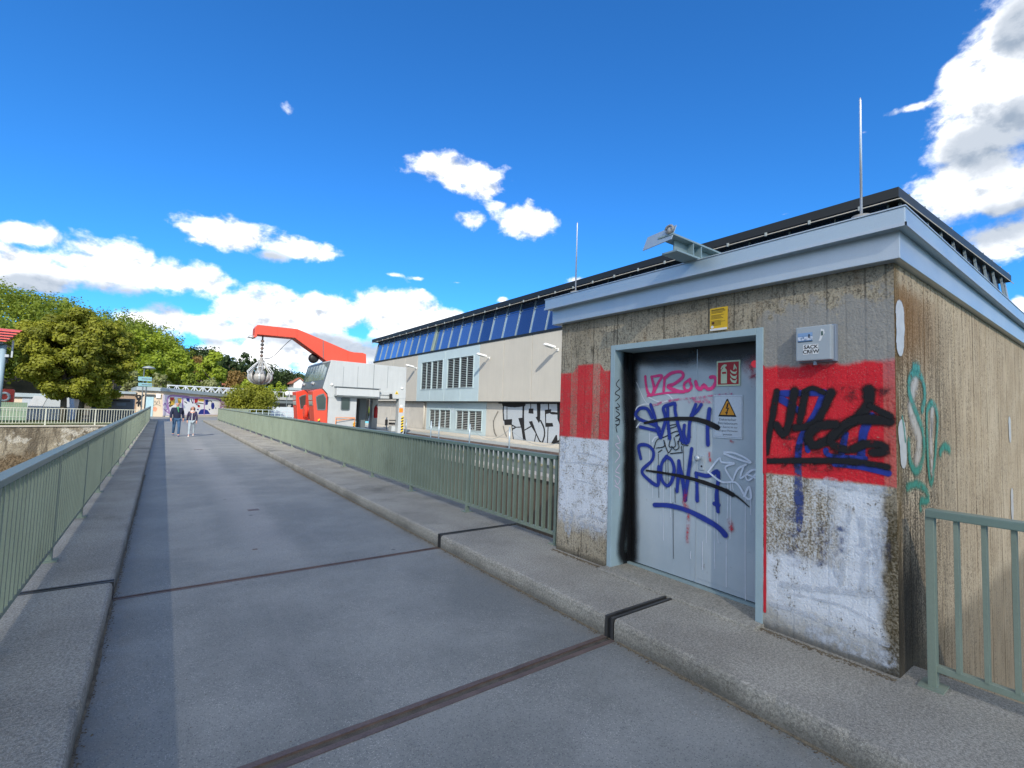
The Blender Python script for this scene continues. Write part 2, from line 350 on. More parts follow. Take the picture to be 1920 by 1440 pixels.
        dz = t.mul(edge, t.sm(z, 2.75, 2.5)); c = t.mix(t.mul(t.mul(dz, t.sm(t.add(g, t.mul(t.sub(streak, .5), .9)), .40, .56)), .9), c, (.075, .058, .036))
        rustz = t.mul(t.sm(t.add(x, t.mul(t.sub(streak, .5), 1.6)), 5.2, 4.0), t.mul(t.sm(z, 1.95, 2.45), t.sm(t.add(z, t.mul(mid, .2)), 2.86, 2.72)))
        c = t.mix(t.mul(rustz, .72), c, (.21, .095, .02))
        och = t.mul(t.sm(t.add(x, t.mul(t.sub(mid, .5), .14)), 3.97, 3.89), .8); c = t.mix(t.mul(och, t.sm(streak, .35, .55)), c, (.13, .085, .03))
        lowd = t.mul(t.sm(t.add(x, t.mul(t.sub(streak, .5), .5)), 4.55, 4.05), t.sm(t.add(z, t.mul(mid, .4)), 1.40, .8)); c = t.mix(t.mul(lowd, .88), c, (.022, .018, .012))
        c = t.mix(t.mul(t.sm(z, .35, .15), .5), c, (.09, .075, .05))
    t.put(b.inputs['Base Color'], c); b.inputs['Roughness'].default_value = .88; b.inputs['Specular IOR Level'].default_value = .25
    t.put(b.inputs['Normal'], t.new('ShaderNodeBump', {'Height': hg, 'Strength': .75, 'Distance': .010}))
    return m
BOOTHF = booth_mat('front'); BOOTHS = booth_mat('side')

def leaf_door_mat():
    m, t, b, o = material('door_leaf_paint'); p = t.pos(); x, y, z = t.sep(p)
    n = t.noise(p, 2., 4., .6); f = t.noise(t.vm('MULTIPLY', p, (1, 3, .5)), 4., 4., .6)
    c = t.mix(t.sm(n, .3, .7), (.35, .42, .465), (.44, .50, .54))
    c = t.mix(t.mul(t.sm(f, .5, .72), .35), c, (.36, .42, .47))
    low = t.mul(t.sm(t.add(z, t.mul(t.sub(f, .5), .5)), .8, .2), .45); c = t.mix(low, c, (.31, .37, .41))
    sp = t.sm(t.noise(p, 9., 5., .7), .64, .72); c = t.mix(t.mul(sp, .5), c, (.12, .10, .10))
    t.put(b.inputs['Base Color'], c); b.inputs['Roughness'].default_value = .42
    t.put(b.inputs['Normal'], t.new('ShaderNodeBump', {'Height': n, 'Strength': .08, 'Distance': .01}))
    return m
LEAFM = leaf_door_mat()

def hall_glass():
    m, t, b, o = material('solar_glass'); p = t.pos(); n = t.noise(p, .35, 3., .5)
    x, y, z = t.sep(p); pane = t.white(t.m('FLOOR', t.m('DIVIDE', t.sub(y, 18.99), 1.328)))
    c = t.mix(t.m('ADD', t.mul(pane, .5), t.sm(y, 18., 40., 0., .5)), (.06, .11, .22), (.22, .34, .54))  # paler towards the far end: varied sky reflection painted into the tint
    t.put(b.inputs['Base Color'], c); b.inputs['Metallic'].default_value = .8; b.inputs['Roughness'].default_value = .05
    return m
GLASS = hall_glass()

def retaining():
    m, t, b, o = material('old_retaining_wall'); p = t.pos(); x, y, z = t.sep(p)
    n = t.noise(p, .55, 6., .65); st = t.noise(t.vm('MULTIPLY', p, (1.5, 1.5, .3)), 1.1, 5., .65); g = t.noise(p, 12., 4., .7)
    c = t.mix(t.sm(n, .35, .65), (.19, .155, .105), (.44, .38, .275))
    c = t.mix(t.mul(t.sm(st, .48, .6), .75), c, (.10, .08, .055))
    c = t.mix(t.mul(t.sm(t.noise(p, .8, 6., .7), .53, .58), .8), c, (.60, .56, .47))
    rub = t.sm(t.add(z, t.mul(t.sub(n, .5), 4.2)), -1.3, -1.9)
    c = t.mix(rub, c, t.mix(t.sm(g, .35, .65), (.09, .06, .03), (.27, .20, .12)))
    c = t.mix(t.mul(t.sm(g, .55, .72), .5), c, (.07, .06, .045))
    t.put(b.inputs['Base Color'], c); b.inputs['Roughness'].default_value = .95
    t.put(b.inputs['Normal'], t.new('ShaderNodeBump', {'Height': t.add(g, n), 'Strength': .9, 'Distance': .12}))
    return m
RETAIN = retaining()

def water():
    m, t, b, o = material('river_water'); p = t.pos()
    b.inputs['Base Color'].default_value = (.02, .035, .025, 1); b.inputs['Roughness'].default_value = .3; b.inputs['Specular IOR Level'].default_value = .2
    t.put(b.inputs['Normal'], t.new('ShaderNodeBump', {'Height': t.noise(p, 2.5, 4., .6), 'Strength': .3, 'Distance': .1}))
    return m
WATER = water()

def foliage(name, c0, c1, trans=.35):
    m, t, b, o = material(name); t.n.remove(b)
    p = t.pos(); n = t.noise(p, .9, 3., .6)
    at_ = t.new('ShaderNodeAttribute', out=2, attribute_name='tone')
    k = t.m('ADD', t.m('MULTIPLY_ADD', at_, .75, t.mul(t.sub(n, .5), .7)), .15, clamp=True)
    c = t.mix(k, c0, c1)
    d = t.new('ShaderNodeBsdfDiffuse', {'Color': c}); tr = t.new('ShaderNodeBsdfTranslucent', {'Color': t.mix(.6, c, (c1[0]*1.5, c1[1]*1.4, c1[2]*.6))})
    gl = t.new('ShaderNodeBsdfGlossy', {'Color': (.5, .5, .5, 1), 'Roughness': .55})
    mx = t.new('ShaderNodeMixShader', {0: trans, 1: d, 2: tr}); mx = t.new('ShaderNodeMixShader', {0: .03, 1: mx, 2: gl})
    t.l.new(mx, o.inputs[0]); return m
LEAF_OLIVE = foliage('leaves_olive', (.085, .105, .012), (.32, .33, .035))
LEAF_LIME = foliage('leaves_lime', (0.1, 0.15, 0.014), (0.34, 0.42, 0.04))
LEAF_MID = foliage('leaves_mid', (0.06, 0.1, 0.015), (0.2, 0.25, 0.035))
LEAF_GREY = foliage('leaves_greyish', (0.15, 0.17, 0.075), (0.34, 0.36, 0.16))
LEAF_DARK = foliage('leaves_dark', (0.016, 0.032, 0.012), (0.055, 0.09, 0.028), .15)
LEAF_RUSSET = foliage('leaves_russet', (0.15, 0.095, 0.03), (0.32, 0.22, 0.075))
LEAF_FOREST = foliage('leaves_forest', (0.055, 0.095, 0.012), (0.24, 0.3, 0.036))

def paint(name, col, soft=.25, gloss=.45, thin=0., metal=0.):
    """sprayed or brushed line: opaque in the middle, speckled or crisp at its rim (attribute 'rim')"""
    m, t, b, o = material(name); p = t.pos()
    rim = t.new('ShaderNodeAttribute', out=2, attribute_name='rim')
    n = t.noise(p, 260., 2., .7); n2 = t.noise(p, 18., 3., .6)
    a = t.sm(t.add(rim, t.mul(t.sub(n, .5), .55*soft+.05)), 1., 1.-max(soft, .06))
    if thin: a = t.mul(a, t.sm(t.add(n2, t.mul(n, .3)), thin+.25, thin-.15))
    k = t.vm('SCALE', t.new('ShaderNodeRGB').node.outputs[0]); k.node.inputs[0].links[0].from_node.outputs[0].default_value = c4(col)
    t.put(k.node.inputs[3], t.m('MULTIPLY_ADD', n2, .5, .75))
    t.put(b.inputs['Base Color'], k); b.inputs['Roughness'].default_value = gloss; b.inputs['Metallic'].default_value = metal
    tr = t.new('ShaderNodeBsdfTransparent'); mx = t.new('ShaderNodeMixShader', {0: a, 1: tr, 2: b.outputs[0]})
    t.l.new(mx, o.inputs[0]); return m
P_PINK = paint('spray_pink', (.66, .045, .20), .18, .7)
P_PINKS = paint('spray_pink_soft', (.62, .10, .26), .8, thin=.55)
P_BLUE = paint('spray_blue', (.010, .030, .25), .42, .7)
P_BLUER = paint('spray_blue_faded', (.045, .07, .22), .3, thin=.62)
P_BLACK = paint('spray_black', (.006, .006, .007), .30, .85)
P_BLACKS = paint('spray_shade_black_soft', (.006, .006, .007), .95)
P_BLACKF = paint('spray_black_wall', (.006, .006, .007), .55, .85, thin=.86)
P_BLACKM = paint('marker_black', (.008, .008, .009), .06)
P_WHITE = paint('marker_white', (.62, .66, .72), .15)
P_LILAC = paint('marker_lilac', (.66, .55, .66), .15)
P_PALE = paint('spray_pale_blue', (.60, .66, .74), .35)
P_GREEN = paint('spray_green', (.055, .25, .165), .9, thin=.72)
P_PATCH = paint('filler_white', (.52, .50, .46), .14)
P_REDS = paint('spray_red_soft', (.50, .02, .04), .95, thin=.55)
P_SILVER = paint('spray_silver', (.42, .46, .49), .12, .5, .0, .1)
P_GREYW = paint('faded_grey_line', (.20, .19, .16), .6)
P_PURPLE = paint('mural_purple', (.40, .22, .46), .3)
P_MBLUE = paint('mural_blue', (.02, .035, .24), .08)
P_MYEL = paint('mural_yellow', (.72, .45, .06), .08)
P_MRED = paint('mural_red', (.50, .03, .03), .08)
P_MWHITE = paint('mural_white', (.82, .81, .80), .08)
P_MPINK = paint('mural_pink_wash', (.78, .70, .74), .3)
P_ORED = paint('mural_orange_ring', (.70, .30, .18), .5)
P_RED = paint('sign_red', (.42, .012, .016), .06)
P_TEXT = paint('print_grey', (.10, .11, .13), .06)

# ------------------------------------------------------------------ mesh builder
class MB:
    def __init__(s): s.v = []; s.f = []; s.rim = []; s.hasrim = False
    def quad(s, *pts):
        n = len(s.v); s.v += [tuple(p) for p in pts]; s.f.append(tuple(range(n, n+len(pts)))); return s
    def box(s, x0, x1, y0, y1, z0, z1):
        n = len(s.v)
        s.v += [(x0,y0,z0),(x1,y0,z0),(x1,y1,z0),(x0,y1,z0),(x0,y0,z1),(x1,y0,z1),(x1,y1,z1),(x0,y1,z1)]
        s.f += [tuple(n+i for i in q) for q in ((0,3,2,1),(4,5,6,7),(0,1,5,4),(1,2,6,5),(2,3,7,6),(3,0,4,7))]; return s
    def obox(s, c, ax, ay, az):         # oriented box: centre and three half axes
        c, ax, ay, az = map(Vector, (c, ax, ay, az)); n = len(s.v)
        for dz in (-1, 1):
            for dx, dy in ((-1,-1),(1,-1),(1,1),(-1,1)): s.v.append(tuple(c+dx*ax+dy*ay+dz*az))
        s.f += [tuple(n+i for i in q) for q in ((0,3,2,1),(4,5,6,7),(0,1,5,4),(1,2,6,5),(2,3,7,6),(3,0,4,7))]; return s
    def bar(s, a, b, w, h, up=(0,0,1)):  # rectangular bar from a to b
        a, b = Vector(a), Vector(b); d = (b-a); L = d.length; d = d/L
        u = Vector(up); r = d.cross(u)
        if r.length < 1e-4: r = d.cross(Vector((1,0,0)))
        r.normalize(); u = r.cross(d)
        return s.obox((a+b)/2, d*L/2, r*w/2, u*h/2)
    def prism(s, poly, d):               # polygon (3D points) extruded by vector d
        n = len(s.v); k = len(poly); d = Vector(d)
        s.v += [tuple(Vector(p)) for p in poly] + [tuple(Vector(p)+d) for p in poly]
        s.f.append(tuple(range(n, n+k))[::-1]); s.f.append(tuple(range(n+k, n+2*k)))
        for i in range(k): j = (i+1) % k; s.f.append((n+i, n+j, n+k+j, n+k+i))
        return s
    def tube(s, pts, r, seg=8, caps=True):
        pts = [Vector(p) for p in pts]; n = len(s.v); k = len(pts)
        rs = r if isinstance(r, (list, tuple)) else [r]*k
        prev = None
        for i, p in enumerate(pts):
            d = (pts[min(i+1, k-1)]-pts[max(i-1, 0)]).normalized()
            if prev is None:
                a = Vector((0,0,1)) if abs(d.z) < .9 else Vector((1,0,0)); u = d.cross(a).normalized()
            else: u = (prev - d*prev.dot(d)).normalized()
            prev = u; w = d.cross(u)
            for q in range(seg):
                th = 2*PI*q/seg; s.v.append(tuple(p+rs[i]*(math.cos(th)*u+math.sin(th)*w)))
        for i in range(k-1):
            for q in range(seg):
                q2 = (q+1) % seg; s.f.append((n+i*seg+q, n+i*seg+q2, n+(i+1)*seg+q2, n+(i+1)*seg+q))
        if caps: s.f.append(tuple(range(n, n+seg))[::-1]); s.f.append(tuple(range(n+(k-1)*seg, n+k*seg)))
        return s
    def lathe(s, c, prof, seg=16, axis='Z'):
        c = Vector(c); n = len(s.v); k = len(prof)
        for r, h in prof:
            for q in range(seg):
                th = 2*PI*q/seg; a, b = r*math.cos(th), r*math.sin(th)
                s.v.append(tuple(c+(Vector((a,b,h)) if axis == 'Z' else Vector((h,a,b)) if axis == 'X' else Vector((b,h,a)))))
        for i in range(k-1):
            for q in range(seg):
                q2 = (q+1) % seg; s.f.append((n+i*seg+q, n+i*seg+q2, n+(i+1)*seg+q2, n+(i+1)*seg+q))
        s.f.append(tuple(range(n, n+seg))[::-1]); s.f.append(tuple(range(n+(k-1)*seg, n+k*seg)))
        return s
    def build(s, name, mat, parent=None, bevel=0., smooth=False, base=None):
        me = bpy.data.meshes.new(name)
        off = Vector(WORLD.get(parent.name, (0,0,0))) if parent else Vector(base or (0,0,0))
        vs = [tuple(Vector(v)-off) for v in s.v]
        me.from_pydata(vs, [], s.f); me.update()
        if s.hasrim:
            a = me.attributes.new('rim', 'FLOAT', 'POINT'); a.data.foreach_set('value', s.rim)
        else:
            bm = bmesh.new(); bm.from_mesh(me)
            bmesh.ops.recalc_face_normals(bm, faces=bm.faces)
            if bevel:
                es = [e for e in bm.edges if len(e.link_faces) == 2 and e.calc_face_angle(0) > .5]
                bmesh.ops.bevel(bm, geom=es, offset=bevel, segments=2, profile=.6, affect='EDGES', clamp_overlap=True)
            bm.to_mesh(me); bm.free()
        if smooth:
            me.polygons.foreach_set('use_smooth', [True]*len(me.polygons))
        me.materials.append(mat)
        o = bpy.data.objects.new(name, me); COL.objects.link(o)
        WORLD[o.name] = tuple(off)
        if parent: o.parent = parent
        else: o.location = off
        return o
WORLD = {}
def tag(o, label=None, cat=None, group=None, kind=None):
    if label: o['label'] = label
    if cat: o['category'] = cat
    if group: o['group'] = group
    if kind: o['kind'] = kind
    return o
def empty(name, loc, label, cat, group=None):
    o = bpy.data.objects.new(name, None); COL.objects.link(o); o.location = loc; o.empty_display_size = .2
    WORLD[o.name] = tuple(loc); return tag(o, label, cat, group)
def copy_tree(o, parent=None):
    c = o.copy(); COL.objects.link(c); WORLD[c.name] = WORLD.get(o.name, (0,0,0))
    if parent: c.parent = parent
    for ch in list(o.children): copy_tree(ch, c)
    return c
def twin(o, parent, d):                  # a copy of one piece, moved by d, sharing its mesh
    c = o.copy(); COL.objects.link(c); c.parent = parent; c.location = Vector(o.location)+Vector(d)
    WORLD[c.name] = tuple(Vector(WORLD[o.name])+Vector(d)); return c
def struct(mb, name, mat, **k):
    o = mb.build(name, mat, **k); o['kind'] = 'structure'; return o

def spline(pts, step):
    pts = [Vector(p) for p in pts]
    if len(pts) == 2: ex = [pts[0]*2-pts[1]]+pts+[pts[1]*2-pts[0]]
    else: ex = [pts[0]*2-pts[1]]+pts+[pts[-1]*2-pts[-2]]
    out = []
    for i in range(1, len(ex)-2):
        p0, p1, p2, p3 = ex[i-1:i+3]; n = max(2, int((p2-p1).length/step))
        for k in range(n):
            u = k/n; out.append(.5*((2*p1)+(p2-p0)*u+(2*p0-5*p1+4*p2-p3)*u*u+(3*p1-p0-3*p2+p3)*u**3))
    out.append(pts[-1]); return out
class Paint:
    """collects painted lines on one plane; pixel points are turned into points of that plane"""
    def __init__(s, zoom, plane, normal, lift=.0016):
        s.ox, s.oy, s.sc = zoom; s.plane = plane; s.nrm = Vector(normal); s.k = lift; s.mb = MB(); s.mb.hasrim = True; s.cuts = []
    def P(s, q): return s.plane(s.ox+q[0]/s.sc, s.oy+q[1]/s.sc)
    def fresh(s): s.mb = MB(); s.mb.hasrim = True; s.cuts = []; return s
    def line(s, pts, w, taper=None, jag=0.):
        s.cuts.append(len(s.mb.f))
        w = w*1.32
        P = spline([s.P(q) for q in pts], max(w*.4, .004)); n = len(P)
        mb = s.mb; b0 = len(mb.v); w0, w1 = (w, w) if taper is None else (w, w*taper)
        d0 = (P[1]-P[0]).normalized(); d1 = (P[-1]-P[-2]).normalized()
        rows = []
        for i, p in enumerate(P):
            d = (P[min(i+1, n-1)]-P[max(i-1, 0)])
            if d.length < 1e-7: d = d0
            d.normalize(); side = s.nrm.cross(d).normalized()
            hw = (w0+(w1-w0)*i/(n-1))/2; lift = s.nrm*(s.k+.0006*i/n)
            hw *= 1+.22*mnoise.noise((p.y*9, p.z*9, p.x*9+s.k*400))
            if jag: hw *= 1+jag*(random.random()-.5)
            base = len(mb.v); mb.v += [tuple(p+side*hw+lift), tuple(p+lift), tuple(p-side*hw+lift)]; mb.rim += [1., 0., 1.]
            rows.append(base)
        for a, b in zip(rows, rows[1:]): mb.f += [(a, a+1, b+1, b), (a+1, a+2, b+2, b+1)]
        for row, p, d, hw, end in ((rows[0], P[0], -d0, w0/2, 0), (rows[-1], P[-1], d1, w1/2, 1)):
            side = s.nrm.cross(d).normalized(); lift = s.nrm*(s.k+.0006*end); base = len(mb.v); K = 6
            for q in range(K+1):
                th = -PI/2+PI*q/K; mb.v.append(tuple(p+(side*math.sin(th)+d*math.cos(th))*hw+lift)); mb.rim.append(1.)
            for q in range(K): mb.f.append((row+1, base+q, base+q+1))
        s.k += .00012; return s
    def poly(s, pts, inset=.5):
        s.cuts.append(len(s.mb.f))
        P = [s.P(q) for q in pts]; c = sum(P, Vector())/len(P); lift = s.nrm*s.k; mb = s.mb; b = len(mb.v)
        for p in P: mb.v.append(tuple(p+lift)); mb.rim.append(.3)
        mb.v.append(tuple(c+lift)); mb.rim.append(0.)
        n = len(P)
        bm_ok = [(b+i, b+(i+1) % n) for i in range(n)]
        # triangulate the outline itself so that concave shapes stay true
        from mathutils.geometry import tessellate_polygon
        for tri in tessellate_polygon([P]): mb.f.append(tuple(b+i for i in tri))
        mb.rim[-1] = .3; s.k += .00012; return s
    def each(s, name, mat, parent, label=None):   # every mark its own part
        mb, cuts = s.mb, s.cuts+[len(s.mb.f)]
        for a, b in zip(cuts, cuts[1:]):
            s.mb = MB(); s.mb.hasrim = True; s.mb.v, s.mb.rim, s.mb.f = list(mb.v), list(mb.rim), mb.f[a:b]; s.build(name, mat, parent, label)
    def build(s, name, mat, parent, label=None):
        used = sorted({i for f in s.mb.f for i in f}); mp = {o: i for i, o in enumerate(used)}
        s.mb.v = [s.mb.v[i] for i in used]; s.mb.rim = [s.mb.rim[i] for i in used]; s.mb.f = [tuple(mp[i] for i in f) for f in s.mb.f]
        o = s.mb.build(name, mat, parent)
        if label: o['label'] = label
        s.fresh(); return o
def text(body, size, loc, xdir, normal, mat, name, parent, align='CENTER', bold=0., sx=1.):
    cu = bpy.data.curves.new(name, 'FONT'); cu.body = body; cu.size = size; cu.align_x = align; cu.align_y = 'CENTER'; cu.offset = bold; cu.resolution_u = 3
    o = bpy.data.objects.new(name, cu); COL.objects.link(o); cu.materials.append(mat)
    x = Vector(xdir).normalized(); n = Vector(normal).normalized(); y = n.cross(x)
    off = Vector(WORLD.get(parent.name, (0,0,0)))
    o.matrix_local = Matrix.Translation(Vector(loc)-off) @ Matrix((x, y, n)).transposed().to_4x4() @ Matrix.Diagonal((sx, 1, 1, 1))
    bpy.context.view_layer.update()
    me = bpy.data.meshes.new_from_object(o.evaluated_get(bpy.context.evaluated_depsgraph_get())); me.materials.clear(); me.materials.append(mat)
    ml = o.matrix_local.copy(); bpy.data.objects.remove(o); o = bpy.data.objects.new(name, me); COL.objects.link(o)
    o.parent = parent; o.matrix_local = ml; return o

# ================================================================== SETTING
JY1, JY2 = 5.45, 2.60                    # the two expansion joints across the deck
YEND = 52.0
b = MB()
b.box(-.25, 2.94, -9, JY2-.055, -.7, 0); b.box(-.25, 2.94, JY2+.055, JY1-.04, -.7, 0); b.box(-.25, 2.94, JY1+.04, YEND, -.7, 0)
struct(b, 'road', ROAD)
def sidewalk(x0, x1, y0, y1, name):
    # swept kerb profile whose road edge wanders and is chipped here and there
    b = MB(); right = x0 > 0; xe, xo, d = (x0, x1, 1) if right else (x1, x0, -1)
    n = max(2, int((y1-y0)/(.06 if y0 < 17 else .3))); K = 7
    for i in range(n+1):
        y = y0+(y1-y0)*i/n
        w = .006*mnoise.noise((y*1.7, xe, 0))+.004*mnoise.noise((y*9, xe, 1)); ch = max(0, mnoise.noise((y*5.5, xe, 4))-.38)*.09
        v = .004*mnoise.noise((y*2.1, xe, 7))
        prof = [(xe, -.7), (xe+d*w, 0), (xe+d*(w+ch*.3), .125-ch*.4), (xe+d*(.008+w+ch*.7), .150-ch*.5+v), (xe+d*(.026+w+ch), .160+v*.5), (xo, .16), (xo, -.7)]
        b.v += [(px, y, pz) for px, pz in prof]
    for i in range(n):
        for k in range(K-1): q0 = i*K+k; b.f.append((q0, q0+1, q0+K+1, q0+K))
    b.f.append(tuple(range(K))); b.f.append(tuple(range(n*K, n*K+K)))
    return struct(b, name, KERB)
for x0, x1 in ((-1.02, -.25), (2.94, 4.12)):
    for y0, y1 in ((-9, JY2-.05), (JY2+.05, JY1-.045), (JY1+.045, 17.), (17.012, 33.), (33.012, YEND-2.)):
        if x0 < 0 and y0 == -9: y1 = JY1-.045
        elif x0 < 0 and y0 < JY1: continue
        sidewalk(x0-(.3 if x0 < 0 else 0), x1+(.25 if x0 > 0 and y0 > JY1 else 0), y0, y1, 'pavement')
# ground: beyond the bridge, and the sheet under everything out to the horizon
b = MB(); b.quad((-1.0, YEND, -.004), (4.1, YEND, -.004), (14, 62, -.004), (26, 100, -.004), (-1.5, 100, -.004), (-1.5, 54, -.004))
struct(b, 'plaza_pavement', ROAD)
b = MB(); b.quad((-400, 39.6, -.03), (-1.2, 39.6, -.03), (-1.2, 51.8, -.03), (9, 51.8, -.03), (9, 60, -.03), (60, 60, -.03), (900, 60, -.03), (900, 1600, -.03), (-900, 1600, -.03), (-900, 39.6, -.03))
struct(b, 'ground', MUD)
b = MB(); b.quad((-900, -1200, -4.6), (900, -1200, -4.6), (900, 70, -4.6), (-900, 70, -4.6)); struct(b, 'river_water', WATER)
b = MB(); b.quad((-30, 38.5, .0), (-1.3, 40.2, .0), (-1.3, 47, .0), (-30, 47, .0)); tag(b.build('grass_strip', GRASS), kind='structure')

# ---------------- expansion joints
def joint(y, w, label):
    e = empty('expansion_joint', (1.35, y, 0), label, 'expansion joint', 'expansion joints across the bridge')
    h = w/2
    g = MB(); g.box(-.25, 2.94, y-h, y+h, -.3, -.008); g.build('joint_filler', GROOVE, e)
    for a, c in ((-h, -h+w*.30), (h-w*.30, h)):
        r = MB(); n = 26
        xs = [-.25+3.19*i/n for i in range(n+1)]
        for i in range(n):
            j0, j1 = (random.uniform(-.002, .002) for _ in range(2))
            r.quad((xs[i], y+a+j0, .003), (xs[i+1], y+a+j0, .003), (xs[i+1], y+c+j1, .003), (xs[i], y+c+j1, .003))
        r.box(-.25, 2.94, y+a, y+c, -.1, .0015)
        r.build('steel_bar', RUST, e)
    return e
e = joint(JY2, .125, 'wide double rusty steel joint across the road nearest the viewer')
def kerb_gap(e, x0, x1, y, w, face):
    m = MB(); m.box(x0+.02, x1-.02, y-w/2, y+w/2, -.3, .135); m.build('kerb_gap', GROOVE, e)
    for s in (-1, 1):
        r = MB(); yy = y+s*(w/2-.014)
        r.box(x0-.004 if face < 0 else x0+.01, x1-.01 if face < 0 else x1+.004, yy-.012, yy+.012, -.06, .166)
        r.build('steel_edge', DARKSTEEL, e, bevel=.003)
    r = MB(); r.box(x0+.005 if face < 0 else x0+.02, x1-.02 if face < 0 else x1-.005, y-.012, y+.012, -.06, .150); r.build('rubber_strip', RUBBER, e)
kerb_gap(e, 2.94, 3.80, JY2, .085, -1)
e = joint(JY1, .075, 'narrow rusty steel joint across the road, second from the viewer')
kerb_gap(e, 2.94, 4.05, JY1, .085, -1); kerb_gap(e, -1.0, -.25, JY1, .085, 1)

for (px, py, w) in ((475, 956, .16), (478, 1030, .05), (395, 815, .3), (372, 843, .25)):
    q = at(px, py, 'Z', 0)
    m = MB(); m.box(q.x-w/2, q.x+w/2, q.y-w*.35, q.y+w*.35, -.02, .004)
    o = m.build('drain_cover', RUST, base=(q.x, q.y, 0)); tag(o, {475: 'square rusty steel drain cover in the middle of the road', 478: 'tiny round rusty plug in the road before the square cover', 395: 'farthest dark cover in the road, near the kerb', 372: 'dark cover in the road between the walkers and square cover'}[px], 'drain cover', 'covers let into the road')

# ---------------- forebay wall, crane deck, rails
b = MB(); b.box(8.2, 8.5, 4.9, 60, -5, .06); b.build
w = MB()
for i in range(230):
    y0 = 4.9+i*.24; w.box(8.2, 8.5, y0, y0+.232, -5, .0) if i < 120 else None
o = struct(w, 'forebay_wall', BROWN)
b = MB(); b.box(8.12, 8.62, 4.9, 60, .0, .10); struct(b, 'forebay_coping', DECKL)
b = MB(); b.box(8.62, 9.6, 4.9, 60, -.6, -.25); struct(b, 'trench_floor', DARKSTEEL)
b = MB(); b.box(9.6, 12.75, 4.9, 60, -.6, .10); b.box(12.95, 14.7, 4.9, 60, -.6, .14); struct(b, 'crane_deck', DECK)
b = MB(); b.box(14.7, 16.25, 3, 60, -.6, .20); struct(b, 'deck_kerb', DECKL)
b = MB(); b.box(12.76, 12.94, 4.9, 60, -.2, .19); tag(b.build('crane_rail', RUST, base=(12.85, 20, .15)), 'long rusty crane rail along the deck edge before the hall', 'crane rail')
# row of pale yellow and dark grey blocks seen through the railing
STRIPEP = pbr('pale_yellow', (.45, .40, .24), .6)
e = empty('striped_row', (9.62, 12, .1), 'low row of pale yellow and dark grey blocks seen through the green railing', 'hazard kerb')
for i in range(60):
    m = MB(); y0 = 5+i*.3; m.box(9.58, 9.66, y0, y0+.296, .10, .17)
    m.build('stripe', STRIPEP if i % 2 else CRANED, e)
m = MB()
for i in range(70):
    y0 = 5.+i*.5; m.box(8.62, 9.58, y0, y0+.06, -.2, -.1)
tag(m.build('trench_grating', LOUV, base=(9.1, 20, -.1)), 'dark slotted grating in the trench beyond the railing', 'grating')

# ================================================================== BOOTH
BX, BY0, BY1, BZ = 3.84, 1.0, 4.235, 2.84
BXE = 11.5
DY0, DY1, DZ0, DZ1 = 1.855, 3.43, .16, 2.485
booth = empty('booth', (BX, 2.6, .16), 'small concrete plant building with graffiti and a double steel door beside the pavement', 'building')
def board_wall(name, mat, spans, fixed, axis):
    """wall face of formwork boards, each a few millimetres in or out; spans = list of (s0,s1,z0,z1)"""
    m = MB(); bw = .116 if axis == 'X' else .098
    rnd = random.Random(3)
    for s0, s1, z0, z1 in spans:
        k0, k1 = math.floor(s0/bw), math.ceil(s1/bw)
        for k in range(k0, k1):
            a, c = max(s0, k*bw), min(s1, (k+1)*bw)
            if c-a < .004: continue
            d = random.Random(k*7+1).uniform(0, .0035); g = 0
            lo, hi = (a, c)
            nz = max(1, int((z1-z0)/.4))
            if axis == 'X':
                m.box(fixed-d, fixed+.25, lo+(g if hi-lo > .03 else 0), hi, z0, z1)
            else:
                m.box(lo, hi-(g if hi-lo > .03 else 0), fixed-d, fixed+.25, z0, z1)
    return m.build(name, mat, booth)
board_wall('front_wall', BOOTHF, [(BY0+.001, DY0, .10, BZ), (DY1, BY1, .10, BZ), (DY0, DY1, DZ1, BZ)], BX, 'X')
board_wall('side_wall', BOOTHS, [(BX+.255, BXE, -5, BZ)], BY0, 'Y')
m = MB(); m.box(BX+.002, BX+.255, BY0-.002, BY0+.25, .10, BZ); m.build('corner_edge', BOOTHS, booth)
m = MB(); m.box(BX+.25, BXE, BY1-.2, BY1, -5, BZ); m.box(BXE-.2, BXE, BY0+.25, BY1-.2, -5, BZ); m.box(BX+.25, BXE-.2, BY0+.25, BY1-.2, 2.7, 2.8)
m.box(BX+.02, BX+.25, BY0+.02, BY1-.02, -5, .10); m.build('rear_wall', CONCR, booth)
# metal roof edge in two tiers
m = MB(); m.box(3.755, BXE+.1, .945, 4.325, 2.825, 3.03); m.build('lower_fascia', GALV, booth, bevel=.004)
m = MB(); m.box(3.672, BXE+.2, .895, 4.375, 3.005, 3.125); m.build('upper_fascia', GALVP, booth, bevel=.006)
m = MB(); m.box(3.664, 3.672, .887, 4.38, 3.000, 3.022); m.box(3.664, BXE+.2, .887, .895, 3.000, 3.022)
m.box(3.665, 3.74, .89, 4.38, 3.125, 3.133); m.box(3.74, BXE+.2, .89, .96, 3.125, 3.133); m.build('roof_flashing', GALV, booth)
m = MB(); m.box(3.80, BXE, 1.06, 4.2, 3.126, 3.150); m.build('roof_deck', BLACKROOF, booth)
